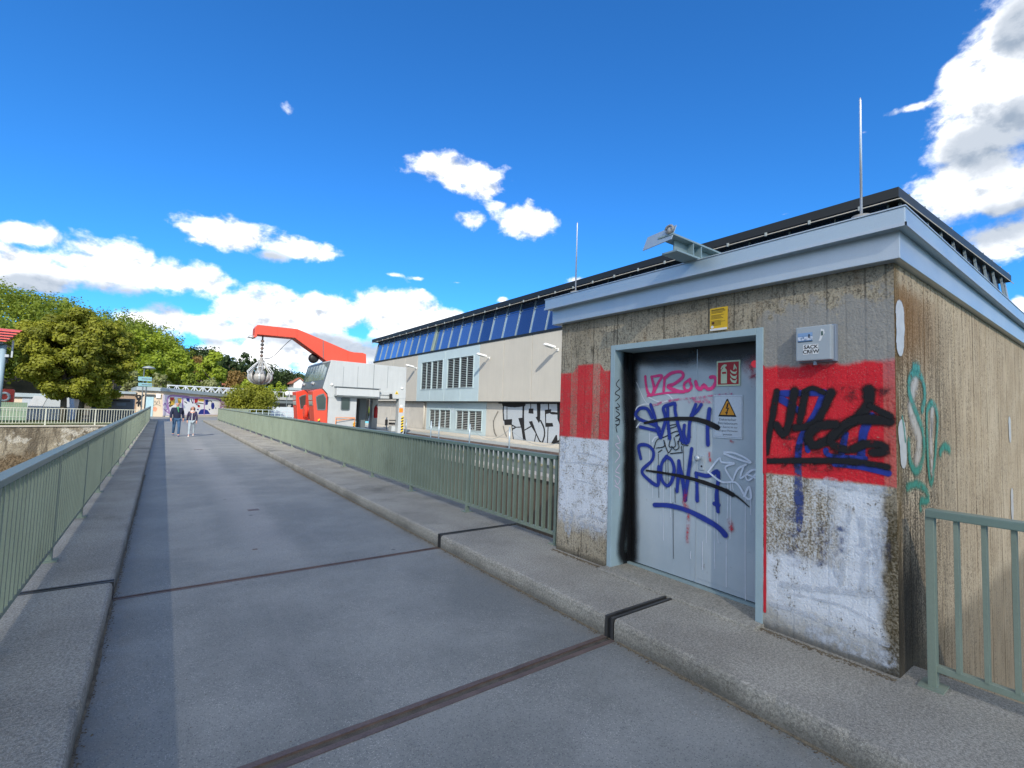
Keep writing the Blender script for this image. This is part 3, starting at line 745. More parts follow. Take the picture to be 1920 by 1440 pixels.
# door frame
LX = 4.12
fr = MB()
fr.box(BX-.012, LX+.03, DY1-.045, DY1+.012, DZ0, DZ1+.012); fr.box(BX-.012, LX+.03, DY0-.012, DY0+.045, DZ0, DZ1+.012)
fr.box(BX-.012, LX+.03, DY0+.045, DY1-.045, DZ1-.045, DZ1+.012); frame = fr.build('door_frame', FRAME, booth, bevel=.004)
m = MB(); m.box(3.70, LX+.2, DY0-.02, DY1+.02, .10, .185); m.build('door_sill', KERB, booth, bevel=.012)
m = MB(); m.box(LX-.035, LX+.02, DY0+.05, DY1-.05, .186, .205); m.build('sill_rail', STEEL, booth)
m = MB(); m.box(LX+.05, LX+.07, DY0, DY1, .16, DZ1); m.build('door_backing', LOUVDARK, booth)
ML = 2.625
lf = MB(); lf.box(LX, LX+.05, ML+.002, DY1-.05, .215, DZ1-.055); leaf_l = lf.build('door_leaf', LEAFM, booth, bevel=.003)
rf = MB(); rf.box(LX, LX+.05, DY0+.05, ML-.004, .215, DZ1-.055); leaf_r = rf.build('door_leaf', LEAFM, booth, bevel=.003)
m = MB(); m.box(LX-.0016, LX, ML-.024, ML+.024, .225, DZ1-.07); m.build('cover_strip', LEAFM, leaf_r)
m = MB(); m.box(LX-.004, LX-.0016, ML-.026, ML-.020, .225, DZ1-.07); m.build('strip_highlight', GALV, leaf_r)  # thin pale bar standing in for the highlight down the strip
m = MB(); m.box(LX-.004, LX, DY0+.12, DY0+.125, .26, 2.38); m.box(LX-.004, LX, DY0+.12, ML-.05, .26, .265); m.build('pressed_edge', LEAFM, leaf_r)
hp = at(1316, 866, 'X', LX)
m = MB(); m.box(LX-.010, LX, hp.y-.026, hp.y+.022, hp.z-.075, hp.z+.065); pl = m.build('lock_plate', GALV, leaf_r, bevel=.003)
m = MB(); m.lathe((LX-.05, hp.y+.012, hp.z+.035), [(.012, 0), (.012, .04)], 10, 'X'); m.lathe((LX-.075, hp.y+.012, hp.z+.035), [(.01, 0), (.026, .006), (.026, .024), (.012, .03)], 14, 'X'); m.build('door_knob', GALV, leaf_r, smooth=True)
m = MB(); m.lathe((LX-.014, hp.y-.004, hp.z-.04), [(.009, 0), (.009, .006)], 10, 'X'); m.build('key_cylinder', BLK, leaf_r)

NX = (-1, 0, 0)
PL = lambda x: (lambda px, py: at(px, py, 'X', x))
Z6 = (1180, 690, 4.365)
# --- spray on the leaves
g = Paint(Z6, PL(LX), NX, .0021)
DOOR = booth
g.line([(18, -100), (22, 300), (14, 700), (18, 1100), (20, 1540)], .20); g.line([(-5, -100), (-5, 500), (-8, 1100), (-5, 1570)], .16); g.build('black_spray_shade', P_BLACKS, DOOR)
g.line([(-10, -170), (250, -135), (600, -150), (1080, -165)], .34); g.line([(0, -100), (200, -120), (480, -150)], .26); g.build('black_spray_shade', P_BLACKS, DOOR)  # along the leaf top: black spray with the lintel's shade painted in
W_ = .0075
g.line([(60, 120), (160, 300), (350, 260)], .006)
g.line([(160, 240), (240, 275), (320, 270)], .012); g.line([(270, 210), (320, 220), (355, 255)], .012); g.line([(45, 420), (60, 330), (110, 300), (160, 295)], .012); g.line([(60, 485), (95, 445), (150, 450)], .012)
g.line([(190, 600), (210, 570), (245, 560)], .014)
for x, y0, y1 in ((165, 500, 980), (195, 590, 1060), (280, 960, 1410), (340, 960, 1220), (305, 500, 700), (632, 960, 1430), (697, 1100, 1640), (724, 1180, 1430), (795, 1350, 1790), (808, 940, 1230), (830, 940, 1400), (850, 930, 1000), (952, 1075, 1900), (995, 1060, 1200), (1075, 1000, 1700), (600, 1420, 1650), (505, 1500, 1560)):
    g.line([(x, y0), (x+random.uniform(-3, 3), (y0+y1)/2), (x+random.uniform(-6, 6), y1)], .0055)
g.each('paint_run', P_WHITE, DOOR)
for x, y0, y1 in ((240, 700, 1060), (300, 720, 990), (318, 700, 960), (445, 640, 900), (375, 980, 1100), (360, 1100, 1560)): g.line([(x, y0), (x+4, y1)], .004)
g.each('paint_run', P_BLACKM, DOOR)
for s_, w in (([(133, 70), (138, 130), (155, 200), (185, 222), (205, 170), (185, 75)], .026), ([(185, 72), (268, 64), (240, 120), (200, 205)], .026), ([(292, 80), (284, 188)], .026),
        ([(290, 85), (350, 42), (428, 33), (440, 75), (370, 130), (318, 152), (400, 190), (450, 195)], .028), ([(500, 92), (452, 130), (460, 178), (492, 182), (512, 150), (490, 98)], .024),
        ([(545, 112), (560, 160), (590, 172), (612, 140), (645, 172), (685, 160), (710, 112), (700, 74), (668, 76)], .028), ([(152, 228), (300, 205), (480, 192)], .018)): g.line(s_, w)
g.build('graffiti_tag', P_PINK, DOOR, 'bright pink tag near the top of the door')
g.line([(185, 308), (350, 264), (540, 246), (760, 216), (850, 212)], .034, .6); g.line([(500, 270), (700, 268), (860, 262)], .05); g.build('graffiti_tag', P_PINKS, DOOR, 'soft pink underline')
for s_ in ([(205, 660), (230, 590), (300, 560), (380, 520), (460, 520)], [(225, 655), (290, 640), (285, 590), (320, 690), (350, 660)], [(240, 690), (270, 670)], [(340, 700), (440, 690)], [(320, 580), (345, 560), (330, 640), (380, 640), (370, 570)], [(400, 620), (425, 540), (380, 560), (450, 530)], [(350, 640), (380, 670), (410, 650), (400, 600)], [(440, 600), (455, 560), (430, 620), (485, 635)], [(310, 500), (380, 480), (395, 460), (330, 470)], [(500, 560), (508, 566)], [(430, 640), (435, 680)]): g.line(s_, .0075)
g.build('graffiti_tag', P_BLACKM, DOOR, 'small thin black tag in the middle of the door')
for s_ in ([(190, 405), (150, 335), (90, 332), (55, 378), (90, 420), (170, 450), (232, 480), (250, 512), (200, 506), (95, 482)], [(178, 300), (212, 400), (238, 520), (262, 570)], [(262, 565), (300, 420), (283, 325), (340, 298), (378, 292), (378, 345), (400, 450), (445, 605)],
        [(318, 330), (322, 450), (335, 575)], [(430, 592), (484, 605), (498, 450), (520, 380), (548, 302)], [(512, 388), (560, 350), (592, 302)], [(660, 335), (645, 500), (648, 628)], [(455, 470), (450, 540), (470, 600)],
        [(98, 740), (82, 640), (150, 632), (200, 680), (190, 755), (108, 842), (160, 912), (236, 960), (242, 880), (245, 808)], [(310, 725), (270, 785), (266, 900), (310, 962), (350, 930), (372, 830), (350, 755), (310, 725)],
        [(395, 1008), (405, 880), (410, 762)], [(410, 762), (438, 900), (462, 1080)], [(462, 1080), (490, 850), (515, 662)], [(560, 1085), (558, 950), (552, 862)], [(552, 862), (650, 882), (722, 845), (732, 900), (720, 1040), (730, 1172)], [(700, 1110), (735, 1120)]): g.line(s_, .036)
g.line([(210, 1120), (330, 1125), (480, 1165), (650, 1250), (740, 1310), (790, 1365)], .042, 1.25)
g.build('graffiti_tag', P_BLUE, DOOR, 'large dark blue sprayed letters and underline')
for s_ in ([(655, 842), (740, 738), (760, 770), (862, 780), (790, 815), (850, 925)], [(780, 690), (860, 695), (960, 740), (995, 775), (880, 740), (780, 700)], [(850, 925), (890, 830), (960, 790)], [(940, 800), (915, 900), (1000, 840), (1050, 830)], [(1060, 850), (980, 920), (960, 870), (1040, 900)], [(650, 850), (760, 930), (880, 940), (960, 1060), (1000, 1060), (985, 970), (945, 1050)]): g.line(s_, .017)
g.build('graffiti_tag', P_PALE, DOOR, 'pale grey blue tag on the right leaf')
g.line([(130, 450), (300, 420), (500, 415), (620, 438), (728, 488)], .022, 2.0); g.line([(145, 838), (350, 870), (550, 915), (750, 985), (850, 1035)], .018, 2.2); g.build('graffiti_tag', P_BLACK, DOOR, 'two long black crossing-out strokes')
g.line([(800, 1000), (900, 1062), (985, 1135)], .045, .3); g.build('black_spray_shade', P_BLACKS, DOOR)
g.line([(1030, -10), (1075, 20), (1085, 60)], .20); g.line([(470, 1010), (450, 1100), (480, 1140)], .05); g.line([(660, 690), (668, 760)], .03); g.line([(830, 1250), (840, 1320)], .06); g.line([(490, 1200), (480, 1420)], .04); g.line([(835, 598), (850, 606)], .03)
g.each('red_spray', P_REDS, DOOR)
# --- tags on the left jamb of the frame
jp = lambda px, py: at(px, py, 'Y', DY1-.045)
j = Paint((1020, 600, 2.4), jp, (0, -1, 0), .0006)
for s_ in ([(338, 268), (325, 290), (342, 310)], [(342, 310), (320, 330), (340, 345), (322, 365)], [(330, 375), (340, 390), (322, 395), (336, 405)], [(325, 410), (340, 425), (322, 440), (338, 446)], [(322, 455), (340, 450), (335, 470), (322, 470)], [(338, 470), (324, 480), (328, 505)]): j.line(s_, .009)
j.build('graffiti_tag', P_BLACKM, frame, 'thin black tag on the left jamb')
for s_ in ([(330, 520), (342, 550), (322, 560), (338, 580)], [(325, 590), (340, 610), (320, 640)], [(340, 650), (322, 680), (338, 690)], [(320, 700), (342, 715), (330, 740), (318, 720)], [(318, 745), (338, 760), (340, 790)]): j.line(s_, .008)
j.build('graffiti_tag', P_LILAC, frame, 'thin lilac tag below the black one')
j.line([(374, 120), (370, 250), (378, 500), (374, 800), (356, 960), (350, 1040), (368, 1075)], .19); j.line([(388, 130), (388, 500), (384, 1080)], .16); j.build('black_spray_shade', P_BLACKS, frame)

# --- facade paint
Z7 = (1420, 580, 4.114)
f = Paint(Z7, PL(BX-.0045), NX, .0006)
for s_, w in (([(165, 650), (520, 642)], .045), ([(180, 690), (335, 790)], .05), ([(512, 650), (440, 820), (335, 1000), (310, 1190)], .045), ([(880, 820), (820, 950), (800, 1130)], .045), ([(680, 960), (650, 1120)], .04), ([(375, 980), (390, 1090)], .035), ([(530, 1085), (560, 1130), (830, 1150)], .035), ([(600, 1190), (800, 1212), (1005, 1262)], .045)): f.line(s_, w)
f.build('graffiti_tag', P_BLUE, booth, 'dark blue lettering under the black tag')
f.line([(312, 1180), (318, 1320), (322, 1480)], .050); f.line([(318, 1430), (326, 1560), (322, 1700)], .06, .5)
f.build('graffiti_tag', P_BLUER, booth, 'faded blue run over the white paint')
f.line([(300, 1600), (290, 1900)], .16); f.line([(500, 1700), (490, 1950)], .10); f.line([(640, 1700), (640, 1900)], .08); f.line([(790, 1850), (880, 1870)], .08); f.line([(960, 1800), (965, 1900)], .09)
f.build('graffiti_tag', paint('blue_ghost', (.10, .13, .25), .95, thin=.48), booth, 'faint blue paint showing through the white')
for s_, w in (([(330, 1000), (500, 1080), (760, 1060)], .20), ([(200, 960), (300, 1080)], .14), ([(680, 640), (820, 660)], .12), ([(150, 1180), (500, 1210), (700, 1190)], .10), ([(880, 700), (980, 640)], .10)): f.line(s_, w)
f.build('black_haze', pbr_haze := paint('spray_black_haze', (.01, .008, .008), .95, thin=.52), booth)
TAG = (([(152, 632), (118, 830), (70, 1105)], .044), ([(290, 628), (240, 900), (200, 965), (150, 890)], .056), ([(300, 912), (400, 900), (470, 860), (572, 640)], .058), ([(375, 640), (330, 860)], .05), ([(360, 636), (430, 606), (512, 642)], .034),
        ([(862, 615), (862, 720), (790, 830), (700, 885), (560, 1000), (430, 1050), (400, 965), (480, 900), (600, 888)], .064), ([(870, 742), (960, 790), (1025, 822)], .04), ([(1025, 865), (900, 850), (780, 850), (660, 900), (565, 1020), (700, 1085), (830, 1040), (950, 1045), (990, 1090), (900, 1105)], .056),
        ([(70, 1170), (400, 1166), (700, 1172), (900, 1196), (1005, 1215)], .040))
for s_, w in TAG: f.line(s_, w*1.7)
f.build('overspray', P_BLACKH := paint('overspray_black', (.01, .008, .008), .98, .9, thin=.50), booth)
for s_, w in TAG: f.line(s_, w*1.12)
f.build('graffiti_tag', P_BLACKF, booth, 'large black tag across the red field')
f.line([(40, 450), (48, 700), (50, 1000), (56, 1250)], .035); f.line([(62, 1280), (62, 1700), (60, 2330)], .018); f.line([(-20, 420), (20, 430)], .05); f.build('red_spray', paint('spray_red', (.58, .016, .028), .3), booth)
# left field: brushed white bands
f2 = Paint((1030, 600, 3.0), PL(BX-.0045), NX, .0030)
for s_, w in (([(75, 690), (95, 705), (70, 730)], .045), ([(68, 800), (85, 760)], .04), ([(165, 745), (250, 760), (335, 800)], .018), ([(90, 800), (180, 800), (300, 815)], .02), ([(80, 1090), (95, 1180)], .05), ([(130, 1080), (110, 1210)], .05), ([(160, 1110), (230, 1100), (310, 1130)], .035), ([(335, 680), (340, 800), (338, 900), (332, 980)], .030), ([(160, 900), (250, 925), (330, 960)], .014), ([(180, 1150), (290, 1180)], .06)): f2.line(s_, w)
f2.build('white_brushwork', paint('brush_white', (.58, .61, .65), .5, thin=.58), booth)
f3 = Paint((1430, 880, 3.43), PL(BX-.0045), NX, .0030)
for s_, w in (([(60, 870), (200, 905), (420, 985), (640, 1065), (800, 1125)], .035), ([(140, 830), (160, 800), (330, 830), (520, 880), (740, 990)], .022), ([(420, 75), (600, 110), (800, 140)], .06), ([(130, 740), (350, 770), (600, 790), (760, 840)], .045), ([(450, 300), (445, 500), (480, 700)], .022), ([(560, 260), (540, 480), (500, 740)], .03), ([(640, 320), (660, 560), (650, 780)], .04), ([(730, 330), (740, 600), (750, 800)], .05), ([(790, 320), (770, 480)], .03), ([(330, 1050), (600, 1150), (800, 1220)], .10)): f3.line(s_, w)
f3.build('white_brushwork', MATS['brush_white'], booth)
# --- side wall: green tag, filler patches
sp_ = lambda px, py: at(px, py, 'Y', BY0-.0045)
z3 = (1660, 560, 3.427)
s = Paint(z3, sp_, (0, -1, 0), .002)
for q, w in (([(92, 95), (95, 180), (92, 300)], .15), ([(105, 850), (112, 940), (115, 1030)], .13), ([(797, 800), (800, 890)], .13), ([(812, 1260), (815, 1390)], .13)): s.line(q, w, .8, .25)
s.each('filler_patch', P_PATCH, booth)
s.line([(190, 520), (160, 700), (215, 900), (200, 1060)], .16); s.line([(300, 700), (290, 900), (297, 1100)], .11); s.each('filler_patch', paint('filler_beige', (.50, .43, .35), .9, thin=.75), booth)
for q, w in (([(235, 715), (252, 620), (237, 520), (190, 470), (152, 520), (152, 610), (190, 720), (238, 850), (246, 980), (222, 1080), (190, 1108), (155, 1040), (148, 920)], .080), ([(290, 672), (265, 730), (268, 950), (276, 1100), (293, 1190), (314, 1050), (325, 900), (332, 760), (312, 680), (290, 672)], .070), ([(350, 992), (375, 945), (410, 972)], .09), ([(138, 1212), (200, 1190), (258, 1230), (275, 1295), (226, 1300), (224, 1345)], .075), ([(105, 755), (118, 840), (125, 915)], .03), ([(180, 440), (210, 440)], .09)): s.line(q, w)
s.build('graffiti_tag', P_GREEN, booth, 'soft green sprayed tag on the side wall')
s.line([(296, 770), (294, 890)], .02); s.build('graffiti_tag', P_BLACKS, booth)

# --- wall box with stickers
bx = empty('switch_box', (BX, 1.45, 2.21), 'pale grey plastic box with stickers fixed on the wall right of the door', 'switch box')
bt, bb = at(1492, 608, 'X', 3.74), at(1560, 668, 'X', 3.74)
y1_, y0_, zt_, zb_ = 1.565, 1.335, 2.445, 2.195
m = MB(); m.box(3.745, 3.80, y0_, y1_, zb_, zt_); lid = m.build('lid', BOXP, bx, bevel=.008)
m = MB(); m.box(3.80, BX, y0_-.012, y1_+.005, zb_-.008, zt_+.008); m.build('back_housing', BOXG, bx, bevel=.005)
m = MB(); m.lathe((3.78, 1.45, zb_-.03), [(.012, 0), (.012, .03)], 8); m.build('cable_gland', BOXG, bx)
SX = 3.7445
m = MB(); m.box(SX-.0012, SX, 1.415, 1.515, zb_+.045, zb_+.117); st = m.build('sticker', WHITE, lid)
text('SACK', .037, (SX-.002, 1.463, zb_+.097), (0, -1, 0), NX, P_TX := pbr('print_black', (.01, .01, .01), .5), 'lettering', st, bold=.0010)
text('CREW', .037, (SX-.002, 1.463, zb_+.063), (0, -1, 0), NX, P_TX, 'lettering', st, bold=.0010)
def photo_sticker():
    m, t, b, o = material('sticker_scene'); x, y, z = t.sep(t.pos())
    zz = t.sub(z, zb_+.135); c = t.mix(t.sm(zz, .03, .055), (.07, .16, .30), (.22, .35, .55))
    n = t.noise(t.pos(), 60., 3., .6); c = t.mix(t.mul(t.sm(t.m('ABSOLUTE', t.sub(zz, .028)), .016, .010), t.sm(n, .35, .5)), c, (.62, .66, .72))
    c = t.mix(t.sm(zz, .010, .004), c, (.03, .04, .05)); t.put(b.inputs['Base Color'], c); return m
m = MB(); m.box(SX-.0012, SX, 1.452, 1.55, zb_+.137, zb_+.205); s1 = m.build('sticker', photo_sticker(), lid)
m = MB(); m.box(SX-.003, SX-.0012, 1.470, 1.478, zb_+.165, zb_+.192); m.build('print', P_TX, s1)
m = MB(); m.hasrim = False
pts = [(1.398, .225), (1.378, .215), (1.374, .19), (1.388, .165), (1.398, .137), (1.413, .135), (1.405, .16), (1.402, .19)]
m.prism([(SX, y, zb_+z) for y, z in pts], (-.0012, 0, 0)); s2 = m.build('sticker', WHITE, lid)
m = MB(); m.box(SX-.003, SX-.0012, 1.383, 1.397, zb_+.175, zb_+.205); m.build('print', pbr('print_grey_green', (.10, .15, .13), .5), s2)

# --- signs
def sign_frame(p): return p
e = empty('yellow_notice', (BX, 2.23, 2.6), 'small yellow notice with fine print on the wall above the door', 'notice')
yt, yb = at(1332, 578, 'X', BX-.012), at(1364, 620, 'X', BX-.012)
m = MB(); m.box(BX-.016, BX-.009, yb.y, yt.y, 2.515, 2.715); pl_ = m.build('plate', pbr('notice_yellow', (.68, .42, .012), .45, 0, .04), e)
m = MB(); m.box(BX-.0172, BX-.0162, yb.y+.002, yt.y-.002, 2.517, 2.535); m.build('white_strip', WHITE, e)
m = MB(); rr = random.Random(5)
for k in range(15):
    z = 2.700-k*.0098
    if k in (4, 9): continue
    a = rr.uniform(.0, .012); L = rr.uniform(.6, .95)*(yt.y-yb.y-.02)
    m.box(BX-.0176, BX-.0164, yt.y-.012-L, yt.y-.012, z-(.0035 if k == 0 else .0014), z+.0014)
m.build('fine_print', P_TX, e)
m = MB(); m.lathe((BX-.0176, yt.y-.03, 2.585), [(.011, 0), (.011, .0012)], 14, 'X'); m.build('dark_seal', pbr('seal_brown', (.10, .03, .02), .5), e)
m = MB(); m.lathe((BX-.0182, yt.y-.022, 2.550), [(.013, 0), (.013, .0016)], 14, 'X'); m.build('white_seal', WHITE, e)

e = empty('extinguisher_sign', (LX, 2.12, 2.1), 'square red fire extinguisher sign with flames on the right door leaf', 'sign')
ta, tb = at(1345, 677, 'X', LX), at(1389, 721, 'X', LX)
ya, yb_, za, zb2 = ta.y, tb.y, ta.z-.004, tb.z-.01
sgn = MB(); N_ = 8                                # the plate curls a little at its left edge
for i in range(N_):
    u0, u1 = i/N_, (i+1)/N_; dx = lambda u: LX-.010
    sgn.box(dx(u0), dx(u0)+.003, ya+(yb_-ya)*u1, ya+(yb_-ya)*u0, zb2, za)
sgn.build('plate', pbr('luminous_edge', (.50, .60, .42), .5), e)
Wd, Hd = ya-yb_, za-zb2
def sp(u, v, k=.0145): return (LX-k, ya-u*Wd, zb2+v*Hd)
def plate(name, pts, mat, k): 
    m = MB(); m.prism([sp(u, v, k) for u, v in pts], (.0010, 0, 0)); return m.build(name, mat, e)
plate('red_field', [(.06, .06), (.94, .06), (.94, .94), (.06, .94)], pbr('sign_red_field', (.36, .012, .016), .4), .0122)
LUM = MATS['luminous_edge']
plate('cylinder_symbol', [(.20, .10), (.46, .10), (.46, .58), (.43, .66), (.38, .70), (.38, .76), (.44, .78), (.44, .84), (.34, .86), (.24, .80), (.18, .68), (.22, .66), (.27, .74), (.29, .74), (.29, .70), (.22, .64), (.20, .58)], LUM, .0150)
plate('symbol_band', [(.25, .48), (.42, .48), (.42, .56), (.25, .56)], MATS['sign_red_field'], .0166)
for dz, s_ in ((.10, 1.), (.27, .95), (.46, .8)):
    plate('flame_symbol', [(.84, .0*s_+dz+.0), (.88, .16*s_+dz), (.80, .10*s_+dz), (.70, .12*s_+dz), (.60, .22*s_+dz), (.60, .15*s_+dz), (.66, .05*s_+dz), (.76, .0*s_+dz)], LUM, .0150)
plate('flame_symbol', [(.72, .62), (.80, .66), (.76, .78), (.79, .72), (.86, .62), (.86, .70), (.78, .84), (.76, .86), (.74, .76)], LUM, .0150)

e = empty('warning_sign', (LX, 2.1, 1.6), 'white electrical warning sign with a yellow lightning triangle on the door', 'sign')
wa, wb = at(1339, 741, 'X', LX), at(1393, 825, 'X', LX)
ya, yb_, za, zb2 = wa.y, wb.y, wa.z, wb.z+.005
Wd, Hd = ya-yb_, za-zb2
m = MB(); m.box(LX-.009, LX-.005, yb_, ya, zb2, za); m.build('plate', pbr('sign_white', (.52, .58, .64), .35, 0, .06), e, bevel=.002)
def wp(u, v, k): return (LX-k, ya-u*Wd, zb2+v*Hd)
def wpl(name, pts, mat, k):
    m = MB(); m.prism([wp(u, v, k) for u, v in pts], (.0010, 0, 0)); return m.build(name, mat, e)
BL_ = P_TX
for i, (u0, u1, v0, v1) in enumerate(((.03, .97, .965, .97), (.03, .97, .03, .035), (.03, .036, .03, .97), (.964, .97, .03, .97))): wpl('border_line', [(u0, v0), (u1, v0), (u1, v1), (u0, v1)], pbr('print_pale', (.25, .30, .36), .5) if i == 0 else MATS['print_pale'], .0100)
tri = lambda s_, k, n, m_: wpl(n, [(.49-.315*s_, .70-.20*s_), (.49+.315*s_, .70-.20*s_), (.49+.02*s_, .665+.245*s_), (.49-.02*s_, .665+.245*s_)], m_, k)
tri(1.0, .0106, 'triangle_border', BL_); tri(.80, .0120, 'triangle_field', pbr('warning_amber', (.62, .27, .02), .45))
wpl('lightning_symbol', [(.50, .82), (.44, .68), (.50, .685), (.455, .60), (.42, .61), (.475, .535), (.52, .61), (.495, .605), (.56, .71), (.50, .70), (.545, .81)], BL_, .0134)
for i, (tx, sz) in enumerate((('Elektrischer', .034), ('Betriebsraum', .034), ('Der Zutritt ist nur', .025), ('befugten Personen', .025), ('gestattet', .025))):
    z = zb2+Hd*(.43-.085*i); text(tx, sz, (LX-.0102, (ya+yb_)/2, z), (0, -1, 0), NX, P_TXG if i else (P_TXG := pbr('print_mid', (.07, .09, .12), .5)), 'lettering', e, sx=1.0)
for u in (.06, .94):
    for v in (.045, .955): m = MB(); m.lathe(wp(u, v, .0105), [(.004, 0), (.004, .0015)], 8, 'X'); m.build('rivet', GALV, e)

# --- on the roof: beam bracket, lightning rods
e = empty('beam_bracket', (3.9, 2.4, 3.13), 'grey steel beam end with a tilted plate sticking out over the roof edge', 'beam')
by, bz = 2.395, 3.135
m = MB()
m.box(3.36, 4.3, by-.075, by+.075, bz+.0, bz+.016); m.box(3.30, 4.3, by-.075, by+.075, bz+.125, bz+.141); m.box(3.42, 4.3, by-.006, by+.006, bz+.016, bz+.125); m.build('steel_beam', STEEL, e, bevel=.002)
for xa_ in (3.60, 3.72): m = MB(); m.box(xa_, xa_+.010, by-.07, by-.006, bz+.016, bz+.125); m.build('stiffener', STEEL, e)
m = MB(); m.obox((3.315, by+.07, bz+.135), (0, .145, -.012), (.020, -.01, .062), (.003, 0, -.001)); m.build('tilted_plate', GALVP, e)
m = MB(); m.tube([(3.30, by-.04+.035*math.cos(a), bz+.178+.03*math.sin(a)) for a in [i*PI/6 for i in range(12)]], .011, 6); m.lathe((3.30, by-.04, bz+.165), [(.006, -.03), (.022, -.02), (.018, .01), (.006, .03)], 10); m.build('clamp', GRABM, e, smooth=True)
for px, y_, zt, lab in ((1613, 1.165, 4.03, 'thin bright lightning rod on the booth roof near its right corner'), (1081, 3.98, 4.01, 'thin lightning rod on the left end of the booth roof')):
    e = empty('lightning_rod', (3.80, y_, 3.15), lab, 'lightning rod', 'lightning rods on the booth roof')
    m = MB(); m.tube([(3.80, y_, 3.15), (3.80, y_, zt-.02), (3.80, y_, zt)], [.0085, .0075, .005], 8); m.build('rod', RODM, e, smooth=True)
    m = MB(); m.lathe((3.80, y_, 3.148), [(.06, 0), (.06, .03), (.02, .04)], 14); m.build('foot', CONCR, e)

# ================================================================== RAILINGS
def railing(x, y_first, pitch, n, y_end, label, side):
    """green steel railing along the deck edge; side = +1 when the drop is on its +X side"""
    e = empty('railing', (x, y_first, .16), label, 'railing')
    ys = [y_first+pitch*i for i in range(n+1)]
    if y_end: ys = [y for y in ys if y < y_end-.5]+[y_end]
    pm = MB(); pm.box(x-.03, x+.03, ys[0]-.022, ys[0]+.022, .16, 1.185); post = pm.build('post', RAIL, e, bevel=.004)
    fm = MB(); fm.box(x-.07, x+.07, ys[0]-.06, ys[0]+.06, .16, .172); foot = fm.build('base_plate', RAIL, post)
    posts = [post]
    for y in ys[1:]:
        p = twin(post, e, (0, y-ys[0], 0)); twin(foot, p, (0, 0, 0)); posts.append(p)
    y0, y1 = ys[0]-.02, ys[-1]+.02
    step = 8.56
    yy = y0
    while yy < y1-.01:
        ye = min(yy+step, y1)
        c = MB(); c.box(x-.045, x+.045, yy, ye-.003, 1.185, 1.235); c.build('top_rail', RAILTOP, e, bevel=.006)
        c = MB(); c.box(x-.022, x+.022, yy, ye-.003, .262, .300); c.build('bottom_rail', RAIL, e, bevel=.003)
        yy = ye
    bars = []
    for a, b in zip(ys, ys[1:]):
        k = max(1, round((b-a)/.124)); bars += [a+(b-a)*i/k for i in range(1, k)]
    bars.sort(key=lambda v: abs(v-5.5))
    first = None
    for y in bars[:295]:
        if first is None:
            m = MB(); m.box(x-.026, x+.026, y-.011, y+.011, .296, 1.19); first = m.build('baluster', RAIL, e, bevel=.002); fy = y
        else: twin(first, e, (0, y-fy, 0))
    rest = bars[295:]
    if rest:
        m = MB()
        for y in rest: m.box(x-.026, x+.026, y-.011, y+.011, .296, 1.19)
        m.build('far_balusters', RAIL, e)['kind'] = 'stuff'
    return e
railing(-.80, -2.18, 2.14, 24, 48.9, 'green steel railing on the left edge of the bridge', -1)
railing(3.97, 4.39, 2.10, 21, 48.6, 'green steel railing on the right edge between the pavement and crane deck', 1)
railing(3.90, -3.49, 2.17, 2, 0, 'short green railing close by in front of the brown side wall', 1)
for yb in (6.2, 9.7, 16., 24.): pass
m = MB(); m.box(3.93, 6.3, 48.68, 48.74, .15, 1.22); m.box(3.93, 4.0, 48.62, 48.68, .16, 1.24)
tag(m.build('end_panel', RAIL, base=(4, 48.7, .16)), 'green sheet metal end panel where the right railing turns', 'panel')

# ================================================================== POWER HALL
HX, HXL = 16.0, 16.35
HY0, HY1 = 4.1, 44.3
hall = empty('power_hall', (HX, 24, .14), 'long beige power station hall with a band of sloping blue windows under a black roof', 'building')
def panel(y0, y1, z0, z1, mat, x=HX, name='wall_panel', d=.2):
    m = MB(); m.box(x, x+d, y0+.018, y1-.018, z0, z1); return m.build(name, mat, hall, bevel=.006)
TP0, TP1 = 25.35, 34.45
y = TP0
while y > HY0+.2:
    a = max(HY0, y-2.66); panel(a, y, 2.36, 6.0, HALLP); y = a
y = TP1
while y < HY1-.2:
    a = min(HY1, y+2.46); panel(y, a, 2.36, 6.0, HALLP); y = a
LV = [(26.0, 29.57), (30.17, 33.73)]; LZ0, LZ1 = 3.22, 5.38
for a, c in ((TP0, 26.0), (29.57, 30.17), (33.73, TP1)): panel(a-.01, c+.01, LZ0, LZ1, TEALP, name='cladding_panel')
for a, c in ((TP0, 29.87), (29.87, TP1)): panel(a, c, LZ1, 6.0, TEALP, name='cladding_panel')
for k in range(4): panel(TP0+k*2.275, TP0+(k+1)*2.275, 2.36, LZ0, TEALP, name='cladding_panel')
